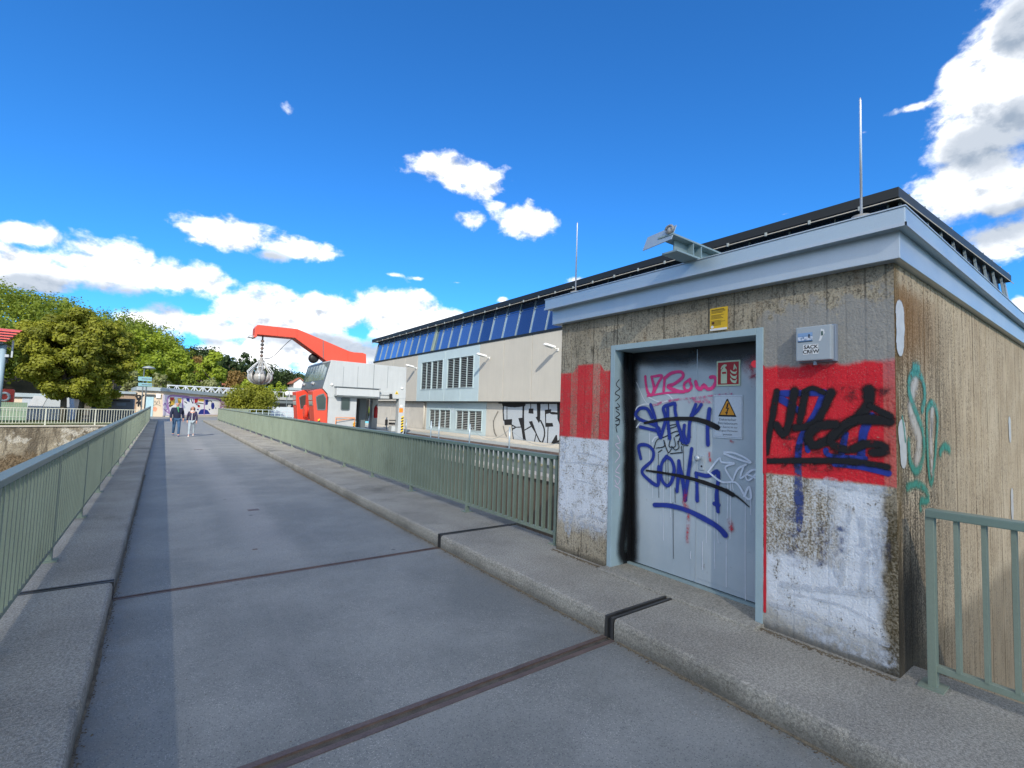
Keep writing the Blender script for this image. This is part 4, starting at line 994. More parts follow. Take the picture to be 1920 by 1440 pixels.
def louvre(y0, y1, z0, z1, x, n, label=None, cols=4, slat=LOUV):
    m = MB()
    t_ = .05
    m.box(x-.03, x+.1, y0, y0+t_, z0, z1); m.box(x-.03, x+.1, y1-t_, y1, z0, z1); m.box(x-.03, x+.1, y0+t_, y1-t_, z0, z0+t_); m.box(x-.03, x+.1, y0+t_, y1-t_, z1-t_, z1)
    ym = (y0+y1)/2; m.box(x-.03, x+.1, ym-.05, ym+.05, z0+t_, z1-t_)
    f = m.build('louvre_window', TEALP, hall)
    m = MB(); m.box(x+.11, x+.13, y0, y1, z0, z1); m.build('dark_void', LOUVDARK, f)
    for h0, h1 in ((y0+t_, ym-.05), (ym+.05, y1-t_)):
        m = MB(); q = (h0+h1)/2; m.box(x-.005, x+.09, q-.012, q+.012, z0+t_, z1-t_); m.build('mullion', TEALP, f)
        pz = (z1-z0-2*t_)/n; first = None
        for i in range(n):
            z = z0+t_+(i+.5)*pz
            if first is None:
                m = MB(); m.obox((x+.045, (h0+h1)/2, z), (.034, 0, .016), (0, (h1-h0)/2, 0), (.003, 0, .006)); first = m.build('slat', slat, f); fz = z
            else: twin(first, f, (0, 0, z-fz))
    return f
for a, c in LV: louvre(a, c, LZ0, LZ1, HX, 17)
# lower storey set back under the overhang
dp0, dp1 = at(912, 765, 'X', HXL).y, at(800, 765, 'X', HXL).y
m = MB()
for a, c in ((HY0, 8.), (8., 12.2), (12.2, 16.6), (16.6, 20.8), (20.8, dp0)): panel(a, c, .18, 2.30, HALLL, x=HXL, name='lower_wall_panel')
for a, c in ((dp1, 36.6), (36.6, 40.4), (40.4, HY1)): panel(a, c, .18, 2.30, HALLL, x=HXL, name='lower_wall_panel')
ll = [(at(904, 785, 'X', HXL).y, at(855, 785, 'X', HXL).y), (at(844.6, 785, 'X', HXL).y, at(805, 785, 'X', HXL).y)]
lz1 = at(880, 769, 'X', HXL).z; lz0 = .42
panel(dp0, dp1, lz1, 2.30, TEALP, HXL, 'cladding_panel'); panel(dp0, dp1, .18, lz0, TEALP, HXL, 'cladding_panel')
for a, c in ((dp0, ll[0][0]), (ll[0][1], ll[1][0]), (ll[1][1], dp1)): panel(a-.01, c+.01, lz0, lz1, TEALP, HXL, 'cladding_panel')
LOUVL = pbr('louvre_slat_pale', (.34, .35, .33), .5, .1)
for a, c in ll: louvre(a, c, lz0, lz1, HXL, 11, slat=LOUVL)
m = MB(); m.box(HX+.02, 34, HY0, HY1, 2.31, 2.355); m.build('soffit', BLACKROOF, hall)
m = MB(); m.box(HX+.21, 30, HY0+.05, HY1-.05, 2.36, 6.0); m.box(HXL+.21, 30, HY0+.05, HY1-.05, -.5, 2.30); m.build('inner_core', LOUVDARK, hall)
m = MB(); m.tube([(HXL-.08, dp1+.25, .2), (HXL-.08, dp1+.25, 2.3)], .055, 10); m.build('downpipe', HALLP, hall, smooth=True)
m = MB(); m.box(HX-.03, HX+.3, HY0-.1, HY1+.02, 6.0, 6.13); m.build('sill_band', BLACKROOF, hall)
# sloping glass band
GZ0, GZ1, GX0, GX1 = 6.13, 8.06, HX+.0, HX+.42
pitch = 1.328; ys = [18.99+pitch*k for k in range(-11, 20)]
nrm = Vector((-(GZ1-GZ0), 0, (GX1-GX0))).normalized()
first = fm_ = None
for k, y in enumerate(ys[:-1]):
    if first is None:
        m = MB(); m.prism([(GX0+.03, y+.02, GZ0), (GX0+.03, y+pitch-.02, GZ0), (GX1+.03, y+pitch-.02, GZ1), (GX1+.03, y+.02, GZ1)], (.02, 0, 0)); first = m.build('glass_pane', GLASS, hall)
    else: twin(first, hall, (0, pitch*k, 0))
for k, y in enumerate(ys):
    if fm_ is None:
        m = MB(); m.bar((GX0, y, GZ0), (GX1, y, GZ1), .036, .06, up=nrm); fm_ = m.build('mullion', MULL, hall)
    else: twin(fm_, hall, (0, pitch*k, 0))
m = MB(); m.bar((GX0-.04, 31.98, GZ0), (GX1-.04, 31.98, GZ1), .17, .12, up=nrm); m.build('broad_mullion', RAIL, hall)
# glass of the near end
for k in range(10):
    x = HX+.1+k*1.3; ed = HY0-.07-.53*(x+.65-16)/13; yb, yt = ed-.06, ed+.14
    m = MB(); m.prism([(x+.42 if k == 0 else x+.02, yb+.03, GZ0), (x+1.28, yb+.03, GZ0), (x+1.28, yt+.03, GZ1), (x+.42 if k == 0 else x+.02, yt+.03, GZ1)], (0, .02, 0)); m.build('glass_pane', GLASS, hall)
    m = MB(); m.bar((x+(.42 if k == 0 else 0), yb, GZ0), (x+(.42 if k == 0 else 0), yt, GZ1), .055, .07, up=(0, -1, .2)); m.build('mullion', MULL, hall)
m = MB(); m.box(HX+.4, 29, HY0-.1, HY0+.1, 2.4, 6.0); m.build('end_wall', HALLP, hall)
m = MB(); m.prism([(28.6, yb, GZ0), (29.2, yb, GZ0), (28.9, yt, GZ1), (28.6, yt, GZ1)], (0, .06, 0)); m.box(28.8, 28.9, HY0+.5, HY1-1, 6.13, GZ1); m.build('corner_frame', MULL, hall)
m = MB(); m.box(GX1+.25, 28.8, HY0+.6, HY1-.4, 6.0, GZ1-.02); m.build('dark_interior', LOUVDARK, hall)
m = MB(); m.prism([(HX-.02, HY0-.07, 8.05), (29.0, HY0-.60, 8.05), (29.0, 45.0, 8.05), (HX-.02, 45.0, 8.05)], (0, 0, .28)); m.build('black_roof', BLACKROOF, hall)
m = MB(); m.tube([(HX-.06, 44.8, 7.97), (HX-.06, HY0-.1, 7.97)], .016, 6); m.tube([(HX-.06, HY0-.12, 7.97), (29, HY0-.66, 7.97)], .016, 6); m.build('lightning_cable', HALLP, hall)
first = None
for k in range(31):
    if first is None: m = MB(); m.box(HX-.09, HX-.03, 4.9, 4.96, 7.93, 8.05); first = m.build('cable_clip', LOUV, hall)
    else: twin(first, hall, (0, 1.328*k, 0))
first = None
for k in range(10):
    if first is None: m = MB(); m.box(16.9, 16.95, HY0-.10, HY0-.05, 8.33, 8.40); first = m.build('roof_clip', LOUV, hall)
    else: twin(first, hall, (1.3*k, -.053*k, 0))
# graffiti on the lower wall
tz = (920, 740, 13.09)
q = Paint(tz, PL(HXL-.004), NX, .004); q.poly([(300, 205), (1900, 205), (1900, 1215), (1250, 1180), (560, 1090), (520, 740), (340, 745), (300, 600)]); q.build('silver_fill', P_SILVER, hall)
for s_, w in (([(322, 215), (308, 400), (322, 620)], .10), ([(310, 235), (580, 262), (830, 235)], .20), ([(402, 250), (402, 620)], .06), ([(520, 740), (540, 950), (560, 1090)], .07), ([(530, 750), (610, 800), (540, 842)], .07), ([(610, 800), (735, 795)], .05), ([(808, 230), (798, 560)], .14), ([(985, 220), (985, 345)], .06), ([(830, 872), (990, 780)], .06), ([(1120, 950), (1075, 1152)], .07), ([(1115, 950), (1200, 1130), (1250, 1180)], .08), ([(1230, 640), (1310, 820), (1322, 1000), (1275, 1162)], .09), ([(1420, 220), (1425, 375)], .08), ([(1480, 450), (1640, 462)], .11), ([(1410, 790), (1395, 1185)], .06), ([(60, 620), (80, 900), (130, 1000)], .02)): q.line(s_, w)
for P_ in ([(330, 612), (530, 600), (520, 742), (345, 747)], [(680, 575), (822, 560), (832, 880), (872, 1132), (800, 1132), (760, 850)], [(940, 340), (1050, 340), (1052, 470), (930, 456)], [(1135, 205), (1228, 205), (1216, 640), (1186, 702), (1105, 555), (1142, 540)], [(938, 662), (1020, 645), (1125, 940), (1110, 962), (990, 770)], [(1330, 372), (1490, 356), (1480, 450), (1362, 475), (1362, 692), (1520, 695), (1542, 782), (1345, 792)], [(1630, 205), (1900, 205), (1900, 900), (1712, 780), (1642, 600)], [(1600, 990), (1630, 990), (1645, 1130), (1760, 1060), (1760, 1200), (1480, 1205)]): q.poly(P_)
q.line([(200, 205), (1000, 210), (1900, 208)], .07)
q.build('graffiti_lettering', P_BLACK, hall, 'large black outlined lettering on a silver fill')
q = Paint((780, 640, 7.58), PL(HXL-.003), NX, .004)
for s_ in ([(455, 900), (470, 960), (490, 915), (500, 960)], [(515, 890), (525, 1000), (540, 900)], [(500, 990), (535, 1020)]): q.line(s_, .035)
q.build('graffiti_tag', P_PALE, hall)
q = Paint(tz, PL(HXL-.003), NX, .002)
for s_ in ([(180, 420), (90, 600), (70, 750), (110, 950), (140, 1010)], [(310, 780), (340, 900), (390, 1020)]): q.line(s_, .10)
q.build('faded_line', P_GREYW, hall)
# wall lamps
lab = ['last wall lamp on the beige hall wall, next to the crane', 'middle wall lamp, beside the upper pair of louvres', 'wall lamp on the beige hall wall nearest the graffiti booth']
proto = None
for i, (px, py) in enumerate(((781, 690), (917.5, 671), (1046, 655))):
    w = at(px, py, 'X', HX)
    if proto is None:
        e = empty('wall_lamp', w, lab[i], 'wall lamp', 'lamps along the hall wall'); proto = e
        m = MB(); m.box(w.x-.03, w.x, w.y-.07, w.y+.07, w.z-.09, w.z+.06); m.build('wall_plate', WHITE, e)
        m = MB(); m.tube([w+Vector((-.02, 0, 0)), w+Vector((-.2, 0, .03)), w+Vector((-.35, 0, .06))], .035, 8); m.build('arm', WHITE, e, smooth=True)
        m = MB(); m.prism([w+Vector(v) for v in ((-.28, -.15, .02), (-.28, .15, .02), (-.80, .13, .10), (-.92, .07, .12), (-.92, -.07, .12), (-.80, -.13, .10))], (.02, 0, .11)); hd = m.build('lamp_head', WHITE, e, bevel=.03)
        m = MB(); m.prism([w+Vector(v) for v in ((-.36, -.11, .012), (-.36, .11, .012), (-.80, .09, .085), (-.80, -.09, .085))], (0, 0, .02)); m.build('lens', BOXP, hd)
    else:
        e = copy_tree(proto); e.location = w; e['label'] = lab[i]
# chain posts on the deck
cp = []
for px in (955, 880, 822, 807, 760, 723, 690): cp.append(at(px, 830, 'X', 12.5).y)
lab = ['blue grey deck post nearest the graffiti booth', 'second deck post from the booth, before the lower louvres', 'right one of the close pair of deck posts', 'left one of the close pair of deck posts', 'deck post at the striped leg of the crane', 'deck post in front of the crane seat', 'deck post in front of the crane opening']
proto = None
for y, lb in zip(cp, lab):
    if proto is None:
        proto = e = empty('deck_post', (12.5, y, .1), lb, 'post', 'posts along the crane rail')
        m = MB(); m.tube([(12.5, y, .1), (12.5, y, 1.06)], .04, 10); m.build('tube', BLUEPOST, e, smooth=True)
        m = MB(); m.lathe((12.5, y, 1.06), [(.042, 0), (.042, .02), (.02, .04)], 10); m.build('cap', BLUEPOST, e)
        m = MB(); m.box(12.43, 12.57, y-.07, y+.07, .1, .12); m.build('foot_plate', BLUEPOST, e)
    else: e = copy_tree(proto); e.location = (12.5, y, .1); e['label'] = lb
for i, (a, c) in enumerate(((cp[0], cp[1]), (cp[0], cp[0]-4.2))):
    m = MB(); m.tube([(12.5, a+(c-a)*k/12, 1.0-.55*(1-(2*k/12-1)**2)) for k in range(13)], .010, 5)
    tag(m.build('chain', LOUV, base=(12.5, a, 1)), ['slack thin chain between the two nearest deck posts', 'slack thin chain running from the nearest deck post behind the booth'][i], 'chain')

# ================================================================== CRANE
CY0 = 27.0
cc = lambda px, py, Y=CY0: at(px, py, 'Y', Y)
tl = cc(621, 675); CY1 = at(579, 684, 'X', tl.x).y
CY1 = min(max(CY1, 29.5), 32.)
crane = empty('rail_crane', (9.6, CY0, .1), 'grey trash rack cleaning crane with red operator cabs and an orange jib', 'crane')
D = Vector((0, CY1-CY0, 0))
def cpr(name, pts, mat, d, Y=CY0, bevel=0., parent=None):
    m = MB(); m.prism([cc(px, py, Y) for px, py in pts], d); return m.build(name, mat, parent or crane, bevel=bevel)
upper = cpr('upper_housing', [(621, 675), (762.5, 689), (760.5, 748), (616, 746), (614, 738), (605, 728)], CRANEG, D, bevel=.02)
zf = .12
def col_(x0, x1, y0, y1, z0, z1, name, mat, parent=None, bevel=.01):
    m = MB(); m.box(x0, x1, y0, y1, z0, z1); return m.build(name, mat, parent or crane, bevel=bevel)
xa, xb, xc, xd, xe = cc(615, 770).x, cc(668, 770).x, cc(747, 780).x, cc(758.5, 780).x, cc(762.5, 700).x
zo = cc(700, 747).z
cabin = col_(xa, xb, CY0+.01, CY0+1.9, zf, zo+.05, 'cabin', CRANEG)
col_(xc, xd, CY0+.01, CY0+.45, zf, zo+.05, 'leg', CRANEG); col_(xc, xd, CY1-.5, CY1-.02, zf, zo+.05, 'leg', CRANEG)
col_(xa+.1, xb-.2, CY1-.6, CY1-.02, zf, zo+.05, 'leg', CRANED)
dk = cc(697, 770); col_(dk.x-.22, dk.x+.18, CY0+1.5, CY0+2.0, zf, zo+.05, 'column', CRANED)
col_(xb, xd-.05, CY0+.3, CY1-.1, zf+.05, zf+.22, 'floor_plate', CRANED)
col_(xb+.5, xe-.1, CY0+.1, CY1-.1, zo+.02, zo+.06, 'underside', CRANED)
col_(xc-1.5, xc-.1, CY1-.1, CY1, .9, zo, 'rear_panel', CRANEG)
# panel seam, lamps, warning triangle, hatch on the housing
m = MB(); s0, s1 = cc(702, 684), cc(701, 729); m.box(s0.x-.012, s0.x+.012, CY0-.004, CY0, s1.z, s0.z); m.build('door_seam', CRANED, upper)
for px, py in ((622, 721), (753.5, 728)):
    q_ = cc(px, py); m = MB(); m.lathe((q_.x, CY0-.07, q_.z), [(.05, 0), (.075, .02), (.075, .05), (.04, .07)], 12, 'Y'); m.build('round_lamp', WHITE, upper, smooth=True)
q_ = cc(744, 736.5); m = MB(); m.prism([(q_.x-.12, CY0-.006, q_.z-.09), (q_.x+.12, CY0-.006, q_.z-.09), (q_.x, CY0-.006, q_.z+.12)], (0, .005, 0)); w_ = m.build('warning_triangle', YEL, upper)
m = MB(); m.prism([(q_.x-.05, CY0-.009, q_.z-.06), (q_.x+.05, CY0-.009, q_.z-.06), (q_.x, CY0-.009, q_.z+.05)], (0, .002, 0)); m.build('symbol', BLK, w_)
a0, a1 = cc(627, 741), cc(707.5, 731)
m = MB(); m.prism([(a0.x, CY0-.42, a0.z), (a0.x, CY0-.38, a1.z), (a0.x, CY0, a1.z+.03), (a0.x, CY0, a0.z+.02)], (a1.x-a0.x, 0, 0)); aw = m.build('awning_box', CRANEG, crane, bevel=.02)
m = MB(); m.box(a0.x-.04, a1.x+.04, CY0-.44, CY0-.001, a1.z+.02, a1.z+.06); m.build('awning_lid', CRANED, aw)
m = MB(); m.box(a0.x-.02, a1.x-.2, CY0-.36, CY0-.02, a0.z-.05, a0.z+.02); m.build('awning_cloth', LOUV, aw)
q0, q1 = cc(723, 735), cc(735, 744); m = MB(); m.box(q0.x-.35, q1.x, CY0-.06, CY0-.002, q1.z+.08, q0.z+.04); m.build('hatch', CRANEG, upper, bevel=.01)
q_ = cc(731, 741); m = MB(); m.box(q_.x-.06, q_.x+.06, CY0-.2, CY0-.06, q_.z-.18, q_.z+.08); m.lathe((q_.x, CY0-.2, q_.z-.2), [(.09, 0), (.11, .05), (.04, .1)], 10); m.build('siren', BLK, upper)
def rounded(x0, x1, z0, z1, r, Y, k=4):
    pts = []
    for cx, cz, a in ((x1-r, z1-r, 0), (x0+r, z1-r, 90), (x0+r, z0+r, 180), (x1-r, z0+r, 270)):
        for i in range(k+1): th = math.radians(a+90*i/k); pts.append((cx+r*math.cos(th), Y, cz+r*math.sin(th)))
    return pts
w0, w1 = cc(638.5, 769.5), cc(657, 746)
m = MB(); m.prism(rounded(w0.x, w1.x, w0.z, w1.z, .09, CY0-.015), (0, .03, 0)); wf = m.build('window_frame', CRANED, cabin)
m = MB(); m.prism(rounded(w0.x+.05, w1.x-.05, w0.z+.05, w1.z-.05, .07, CY0-.021), (0, .01, 0)); m.build('glass', CABGLASS, wf)
# red and white guard bar, hazard stripes
g0, g1 = cc(628, 796), cc(664, 783)
m = MB(); m.tube([(g0.x, CY0-.12, .2), (g0.x, CY0-.12, g1.z), (g1.x, CY0-.12, g1.z), (g1.x, CY0-.12, .2)], .022, 6); m.tube([(g0.x, CY0-.12, g1.z-.2), (g1.x, CY0-.12, g1.z-.02)], .018, 6); m.build('guard_bar', ORNG, crane)
def stripes(x0, x1, z0, z1, Y, n, vertical):
    for i in range(n):
        m = MB()
        if vertical: a, c = z0+(z1-z0)*i/n, z0+(z1-z0)*(i+1)/n; m.prism([(x0, Y, a), (x1, Y, a+.06), (x1, Y, c+.06), (x0, Y, c)], (0, .006, 0))
        else: a, c = x0+(x1-x0)*i/n, x0+(x1-x0)*(i+1)/n; m.prism([(a, Y, z0), (c, Y, z0), (c+.05, Y, z1), (a+.05, Y, z1)], (0, .006, 0))
        m.build('hazard_stripe', YEL if i % 2 else BLK, crane)
stripes(xd-.20, xd-.05, .25, 1.25, CY0-.002, 12, True); stripes(g0.x+.1, g1.x, .40, .52, CY0-.003, 10, False); stripes(xb-.14, xb-.01, .35, .85, CY0-.004, 8, True)
q_ = cc(752, 769); m = MB(); m.box(q_.x-.12, q_.x+.12, CY0-.004, CY0+.006, q_.z-.14, q_.z+.12); m.build('orange_plate', ORNG, crane)
q_ = cc(752.5, 762); m = MB(); m.lathe((q_.x, CY0-.004, q_.z+.03), [(.07, 0), (.07, .003)], 12, 'Y'); p_ = m.build('round_plate', WHITE, crane)
# slanted window band facing the bridge
t0, b0 = cc(621, 675), cc(605, 728)
sd_ = (b0-t0); nx_ = Vector((sd_.z, 0, -sd_.x)).normalized()
if nx_.x > 0: nx_ = -nx_
Pb = lambda u, v: t0+sd_*v+Vector((0, (CY1-CY0)*u, 0))+nx_*.006
m = MB(); m.prism([Pb(.0, .06), Pb(1, .06), Pb(1, .98), Pb(0, .98)], nx_*.02); band = m.build('window_band', CRANED, upper)
for i in range(7):
    u0, u1 = .05+i*.132, .05+i*.132+.108
    m = MB(); m.prism([Pb(u0, .12)+nx_*.02, Pb(u1, .12)+nx_*.02, Pb(u1, .70)+nx_*.02, Pb(u0, .70)+nx_*.02], nx_*.01); m.build('glass_pane', BANDGLASS, band)
for u in (.42, .86):
    c_ = Pb(u, .80)+nx_*.1; m = MB(); m.obox(c_, (.05, 0, -.03), (0, .14, 0), (.03, 0, .06)); m.bar(c_, c_-nx_*.1, .04, .04); m.build('floodlight', GRABP, upper)
# red cabs
zr = cc(588, 790).z
pod_pts = [(614, 741), (608, 733), (603, 729), (586, 733), (589.5, 790), (614, 796)]
def pod(dy):
    m = MB(); m.prism([cc(px, py, CY0-.01)+Vector((0, dy, 0)) for px, py in pod_pts], (0, 1.05, 0)); p = m.build('operator_cab', REDC if dy else ORANGE, crane, bevel=.03)
    wpts = [(592, 744), (597, 740.5), (607, 737.5), (611.5, 746), (610.5, 768), (607, 769.5), (595, 769)]
    m = MB(); m.prism([cc(px, py, CY0-.03)+Vector((0, dy, 0)) for px, py in wpts], (0, .03, 0)); f_ = m.build('side_window', CRANED, p)
    c0 = sum((cc(px, py, CY0-.035) for px, py in wpts), Vector())/len(wpts)
    m = MB(); m.prism([c0+(cc(px, py, CY0-.035)-c0)*.86+Vector((0, dy, 0)) for px, py in wpts], (0, .01, 0)); m.build('glass', CABGLASS, f_)
    fa, fb = cc(586, 733, CY0-.01), cc(589.5, 790, CY0-.01); sv = fb-fa; n_ = Vector((sv.z, 0, -sv.x)).normalized(); n_ = -n_ if n_.x > 0 else n_
    for v0, v1 in ((.12, .30), (.33, .48)):
        m = MB(); m.prism([fa+sv*v0+Vector((0, .15+dy, 0)), fa+sv*v0+Vector((0, .9+dy, 0)), fa+sv*v1+Vector((0, .9+dy, 0)), fa+sv*v1+Vector((0, .15+dy, 0))], n_*.02); m.build('front_window', BANDGLASS, p)
    return p
pod(0.); pod(CY1-CY0-1.05)
xr = cc(596, 760).x
col_(xr+.25, xa+.3, CY0+1.04, CY1-1.05, zf+.1, cc(600, 735).z, 'winch_recess', REDC)
m = MB(); m.lathe((xr-.15, (CY0+CY1)/2, 1.35), [(.30, 0), (.42, .05), (.42, .12), (.26, .14), (.26, .42), (.42, .44), (.42, .5)], 18, 'X'); m.build('winch_drum', REDC, crane)
m = MB(); m.prism([(xr+.1, CY0+1.1, .9), (xr+.1, CY1-1.1, .9), (xr-.45, CY1-1.2, .15), (xr-.45, CY0+1.2, .15)], (.1, 0, .05)); m.build('chute_plate', ORANGE, crane)
m = MB(); m.lathe((xr-.1, CY0+1.15, 1.35), [(.40, 0), (.40, .3)], 16, 'X'); m.build('dark_opening', BLK, crane)
stripes(cc(596, 780).x, cc(600, 780).x, .4, 1.0, CY0-.035, 6, True)
# jib
BYc = CY0+1.3
jp_ = [(478.5, 614), (482, 609.5), (486, 609), (558, 616.8), (655, 658.5), (664, 660.5), (680, 661.5), (686.5, 664), (687, 682), (617, 681), (611, 676), (553, 633.5), (482.5, 627), (482, 631), (478, 633), (476, 632), (477.8, 628)]
m = MB(); m.prism([cc(px, py, BYc) for px, py in jp_], (0, .85, 0)); jib = m.build('jib', ORANGE, crane, bevel=.02)
for px_, pa_, pb_ in ((520, 613.5, 629), (556.5, 617.5, 632.5), (606, 638.5, 672), (652, 658.5, 679)):
    a_, b_ = cc(px_, pa_, BYc), cc(px_, pb_, BYc); m = MB(); m.bar(a_+Vector((0, -.006, 0)), b_+Vector((0, -.006, 0)), .035, .014, up=(0, 1, 0)); m.build('weld_seam', CRANED if px_ == 606 else ORANGE, jib)
for px_ in (645, 672, 728):
    a_, b_ = cc(px_, 684), cc(px_, 728); m = MB(); m.box(a_.x-.008, a_.x+.008, CY0-.003, CY0, b_.z, a_.z-.1); m.build('panel_seam', CRANED, upper)
q_ = cc(665, 682, BYc); m = MB(); m.lathe((q_.x, BYc+.42, q_.z-.5), [(.62, 0), (.62, .55)], 20); m.build('slewing_ring', CRANED, crane)
q_ = cc(471.5, 631, BYc+.4); m = MB(); m.lathe((q_.x, q_.y, q_.z-.06), [(.05, .14), (.13, .10), (.20, .0), (.18, -.02)], 14); m.tube([(q_.x+.05, q_.y, q_.z+.04), (q_.x+.25, q_.y, q_.z+.02)], .03, 6); m.build('jib_lamp', GRABP, jib, smooth=True)
q_ = cc(588, 672, BYc+.6); m = MB(); m.lathe((q_.x, q_.y-.2, q_.z), [(.16, 0), (.26, .05), (.28, .3), (.20, .45)], 16, 'Y'); m.build('cable_drum', BLK, crane, smooth=True)
m = MB(); m.box(q_.x-.1, q_.x+.1, q_.y-.1, q_.y+.3, t0.z, q_.z-.1); m.build('drum_stand', CRANED, crane)
# operator seat standing in the gateway
s_ = cc(742, 790, CY0+.7); e = empty('operator_seat', (s_.x, s_.y, zf+.22), 'tan swivel seat on a grey pedestal inside the crane gateway', 'seat')
X_, Y_ = s_.x-.1, s_.y
m = MB(); m.box(X_-.25, X_+.25, Y_-.25, Y_+.25, zf+.22, zf+.55); m.build('pedestal', CRANEG, e, bevel=.02)
m = MB(); m.box(X_-.26, X_+.22, Y_-.24, Y_+.24, zf+.62, zf+.74); m.build('cushion', BLK, e, bevel=.03)
m = MB(); m.obox((X_+.24, Y_, zf+1.18), (.06, 0, -.01), (0, .22, 0), (.05, 0, .45)); m.build('backrest', SEATM, e, bevel=.05)
m = MB(); m.box(X_-.45, X_-.05, Y_-.34, Y_-.26, zf+.86, zf+.92); m.box(X_-.45, X_-.3, Y_+.26, Y_+.34, zf+.55, zf+.92); m.build('armrest', BLK, e, bevel=.01)
q_ = cc(705, 765, CY0+2.2); e = empty('extinguisher', (q_.x, q_.y, 1.2), 'red fire extinguisher hanging on the dark crane column', 'extinguisher')
m = MB(); m.lathe((q_.x, q_.y, 1.1), [(.10, 0), (.12, .04), (.12, .62), (.06, .72), (.03, .78)], 14); m.build('cylinder', pbr('extinguisher_red', (.55, .02, .025), .35), e, smooth=True)
m = MB(); m.box(q_.x-.03, q_.x+.08, q_.y-.02, q_.y+.02, 1.88, 1.93); m.build('valve', BLK, e)

# grab hanging from the jib
BYg = BYc+.42
gt = cc(493, 628, BYg); gb = cc(493, 720.5, BYg); gm = cc(493, 672, BYg)
grab = empty('orange_peel_grab', (gt.x, BYg, gm.z), 'grey orange peel grab hanging from the tip of the jib', 'grab')
gx = gt.x; R = .63
m = MB(); m.tube([(gx, BYg, gt.z+.3), (gx, BYg, gm.z+.9)], .04, 8); m.build('rope', DARKSTEEL, grab)
for k in range(5):
    z = gm.z+.95-k*.2; m = MB(); m.lathe((gx, BYg, z-.1), [(.03, 0), (.085, .05), (.085, .12), (.03, .18)], 8); m.build('shackle', DARKSTEEL if k % 2 else RUST, grab)
zh = gb.z
m = MB(); m.lathe((gx, BYg, zh+.62), [(.17, 0), (.19, .02), (.19, .22), (.13, .25), (.13, .42), (.17, .44), (.17, .66), (.09, .70), (.09, .82)], 14); m.build('hydraulic_body', GRABM, grab)
m = MB(); m.lathe((gx, BYg, zh+.52), [(.24, 0), (.26, .04), (.26, .18), (.2, .2)], 8); m.build('hub', GRABP, grab)
NT_ = 6
for k in range(NT_):
    th = 2*PI*(k+.3)/NT_; rd = Vector((math.cos(th), math.sin(th), 0)); tg = Vector((-math.sin(th), math.cos(th), 0)); C0 = Vector((gx, BYg, zh))
    m = MB(); nu, nv = 7, 8; rows = []
    prof = [(R*.72, .60), (R*.95, .52), (R, .40), (R*.97, .26), (R*.80, .13), (R*.55, .05), (R*.28, .01), (.03, -.01)]
    for i, (r, h) in enumerate(prof):
        half = (PI/NT_)*.86*min(1, .45+.4*i) if i < 2 else (PI/NT_)*.88
        for j in range(nu):
            a = th+half*(2*j/(nu-1)-1); m.v.append((gx+r*math.cos(a), BYg+r*math.sin(a), zh+h))
    for i in range(len(prof)-1):
        for j in range(nu-1): q0 = i*nu+j; m.f.append((q0, q0+1, q0+nu+1, q0+nu))
    sh = m.build('shell', GRABM, grab, smooth=True); md = sh.modifiers.new('thick', 'SOLIDIFY'); md.thickness = .03
    m = MB(); pr = [C0+rd*(r+.025)+Vector((0, 0, h)) for r, h in prof]
    for a_, b_ in zip(pr, pr[1:]): m.bar(a_, b_, .07, .05, up=rd)
    m.build('rib', GRABP, sh)
    m = MB()
    for s in (-1, 1):
        m.tube([C0+rd*.15+tg*.05*s+Vector((0, 0, 1.20)), C0+rd*.42+tg*.10*s+Vector((0, 0, .92)), C0+rd*(R+.03)+tg*.10*s+Vector((0, 0, .64)), C0+rd*(R*.98)+tg*.05*s+Vector((0, 0, .54))], .024, 6)
    m.bar(C0+rd*.42-tg*.1+Vector((0, 0, .92)), C0+rd*.42+tg*.1+Vector((0, 0, .92)), .03, .03)
    m.build('arm', GRABP, grab)
    m = MB(); m.tube([C0+rd*.2+Vector((0, 0, 1.08)), C0+rd*.33+Vector((0, 0, .86))], .045, 8); m.tube([C0+rd*.33+Vector((0, 0, .86)), C0+rd*.48+Vector((0, 0, .62))], .022, 8); m.build('hydraulic_ram', GRABM, grab)
a_ = cc(548, 635, BYg); m = MB()
b_ = Vector((gx+.1, BYg, gm.z+.03)); pts = [a_.lerp(b_, k/10)-Vector((0, 0, .28*math.sin(PI*(k/10)**1.8))) for k in range(11)]
m.tube(pts, .018, 6); tag(m.build('hydraulic_hose', BLK, base=tuple(b_)), 'thin black hose running from the jib knee to the grab', 'hose')

# ================================================================== FAR SIDE: retaining wall, fence, kiosks
m = MB(); pa, pb = Vector((-60, 22, 0)), Vector((-1.05, 40.2, 0))
dd = (pb-pa).normalized(); nn = Vector((-dd.y, dd.x, 0))
Pw = lambda x: Vector((x, 37.8+(x+7.15)*.41, 0))
m.prism([Pw(-70)+Vector((0, 0, -6)), Pw(-1.02)+Vector((0, 0, -6)), Pw(-1.02)+Vector((0, 0, -.02)), Pw(-70)+Vector((0, 0, -.02))], (-.3, .7, 0)); 
tag(m.build('retaining_wall', RETAIN, base=(-8, 37.4, -3)), 'stained old concrete retaining wall below the cream railing', 'wall')
m = MB(); m.prism([Pw(-70)+Vector((.02, -.06, -.02)), Pw(-1.02)+Vector((.02, -.06, -.02)), Pw(-1.02)+Vector((-.1, .3, -.02)), Pw(-70)+Vector((-.1, .3, -.02))], (0, 0, .09)); struct(m, 'wall_coping', DECKL)
e = empty('cream_railing', Pw(-5.5), 'cream painted steel railing on top of the old retaining wall', 'railing')
u = Vector((1, .41, 0)).normalized()
x_, k = -12.0, 0
post = pick = None; o0 = Pw(-5.45)+Vector((-.04, .12, .07))
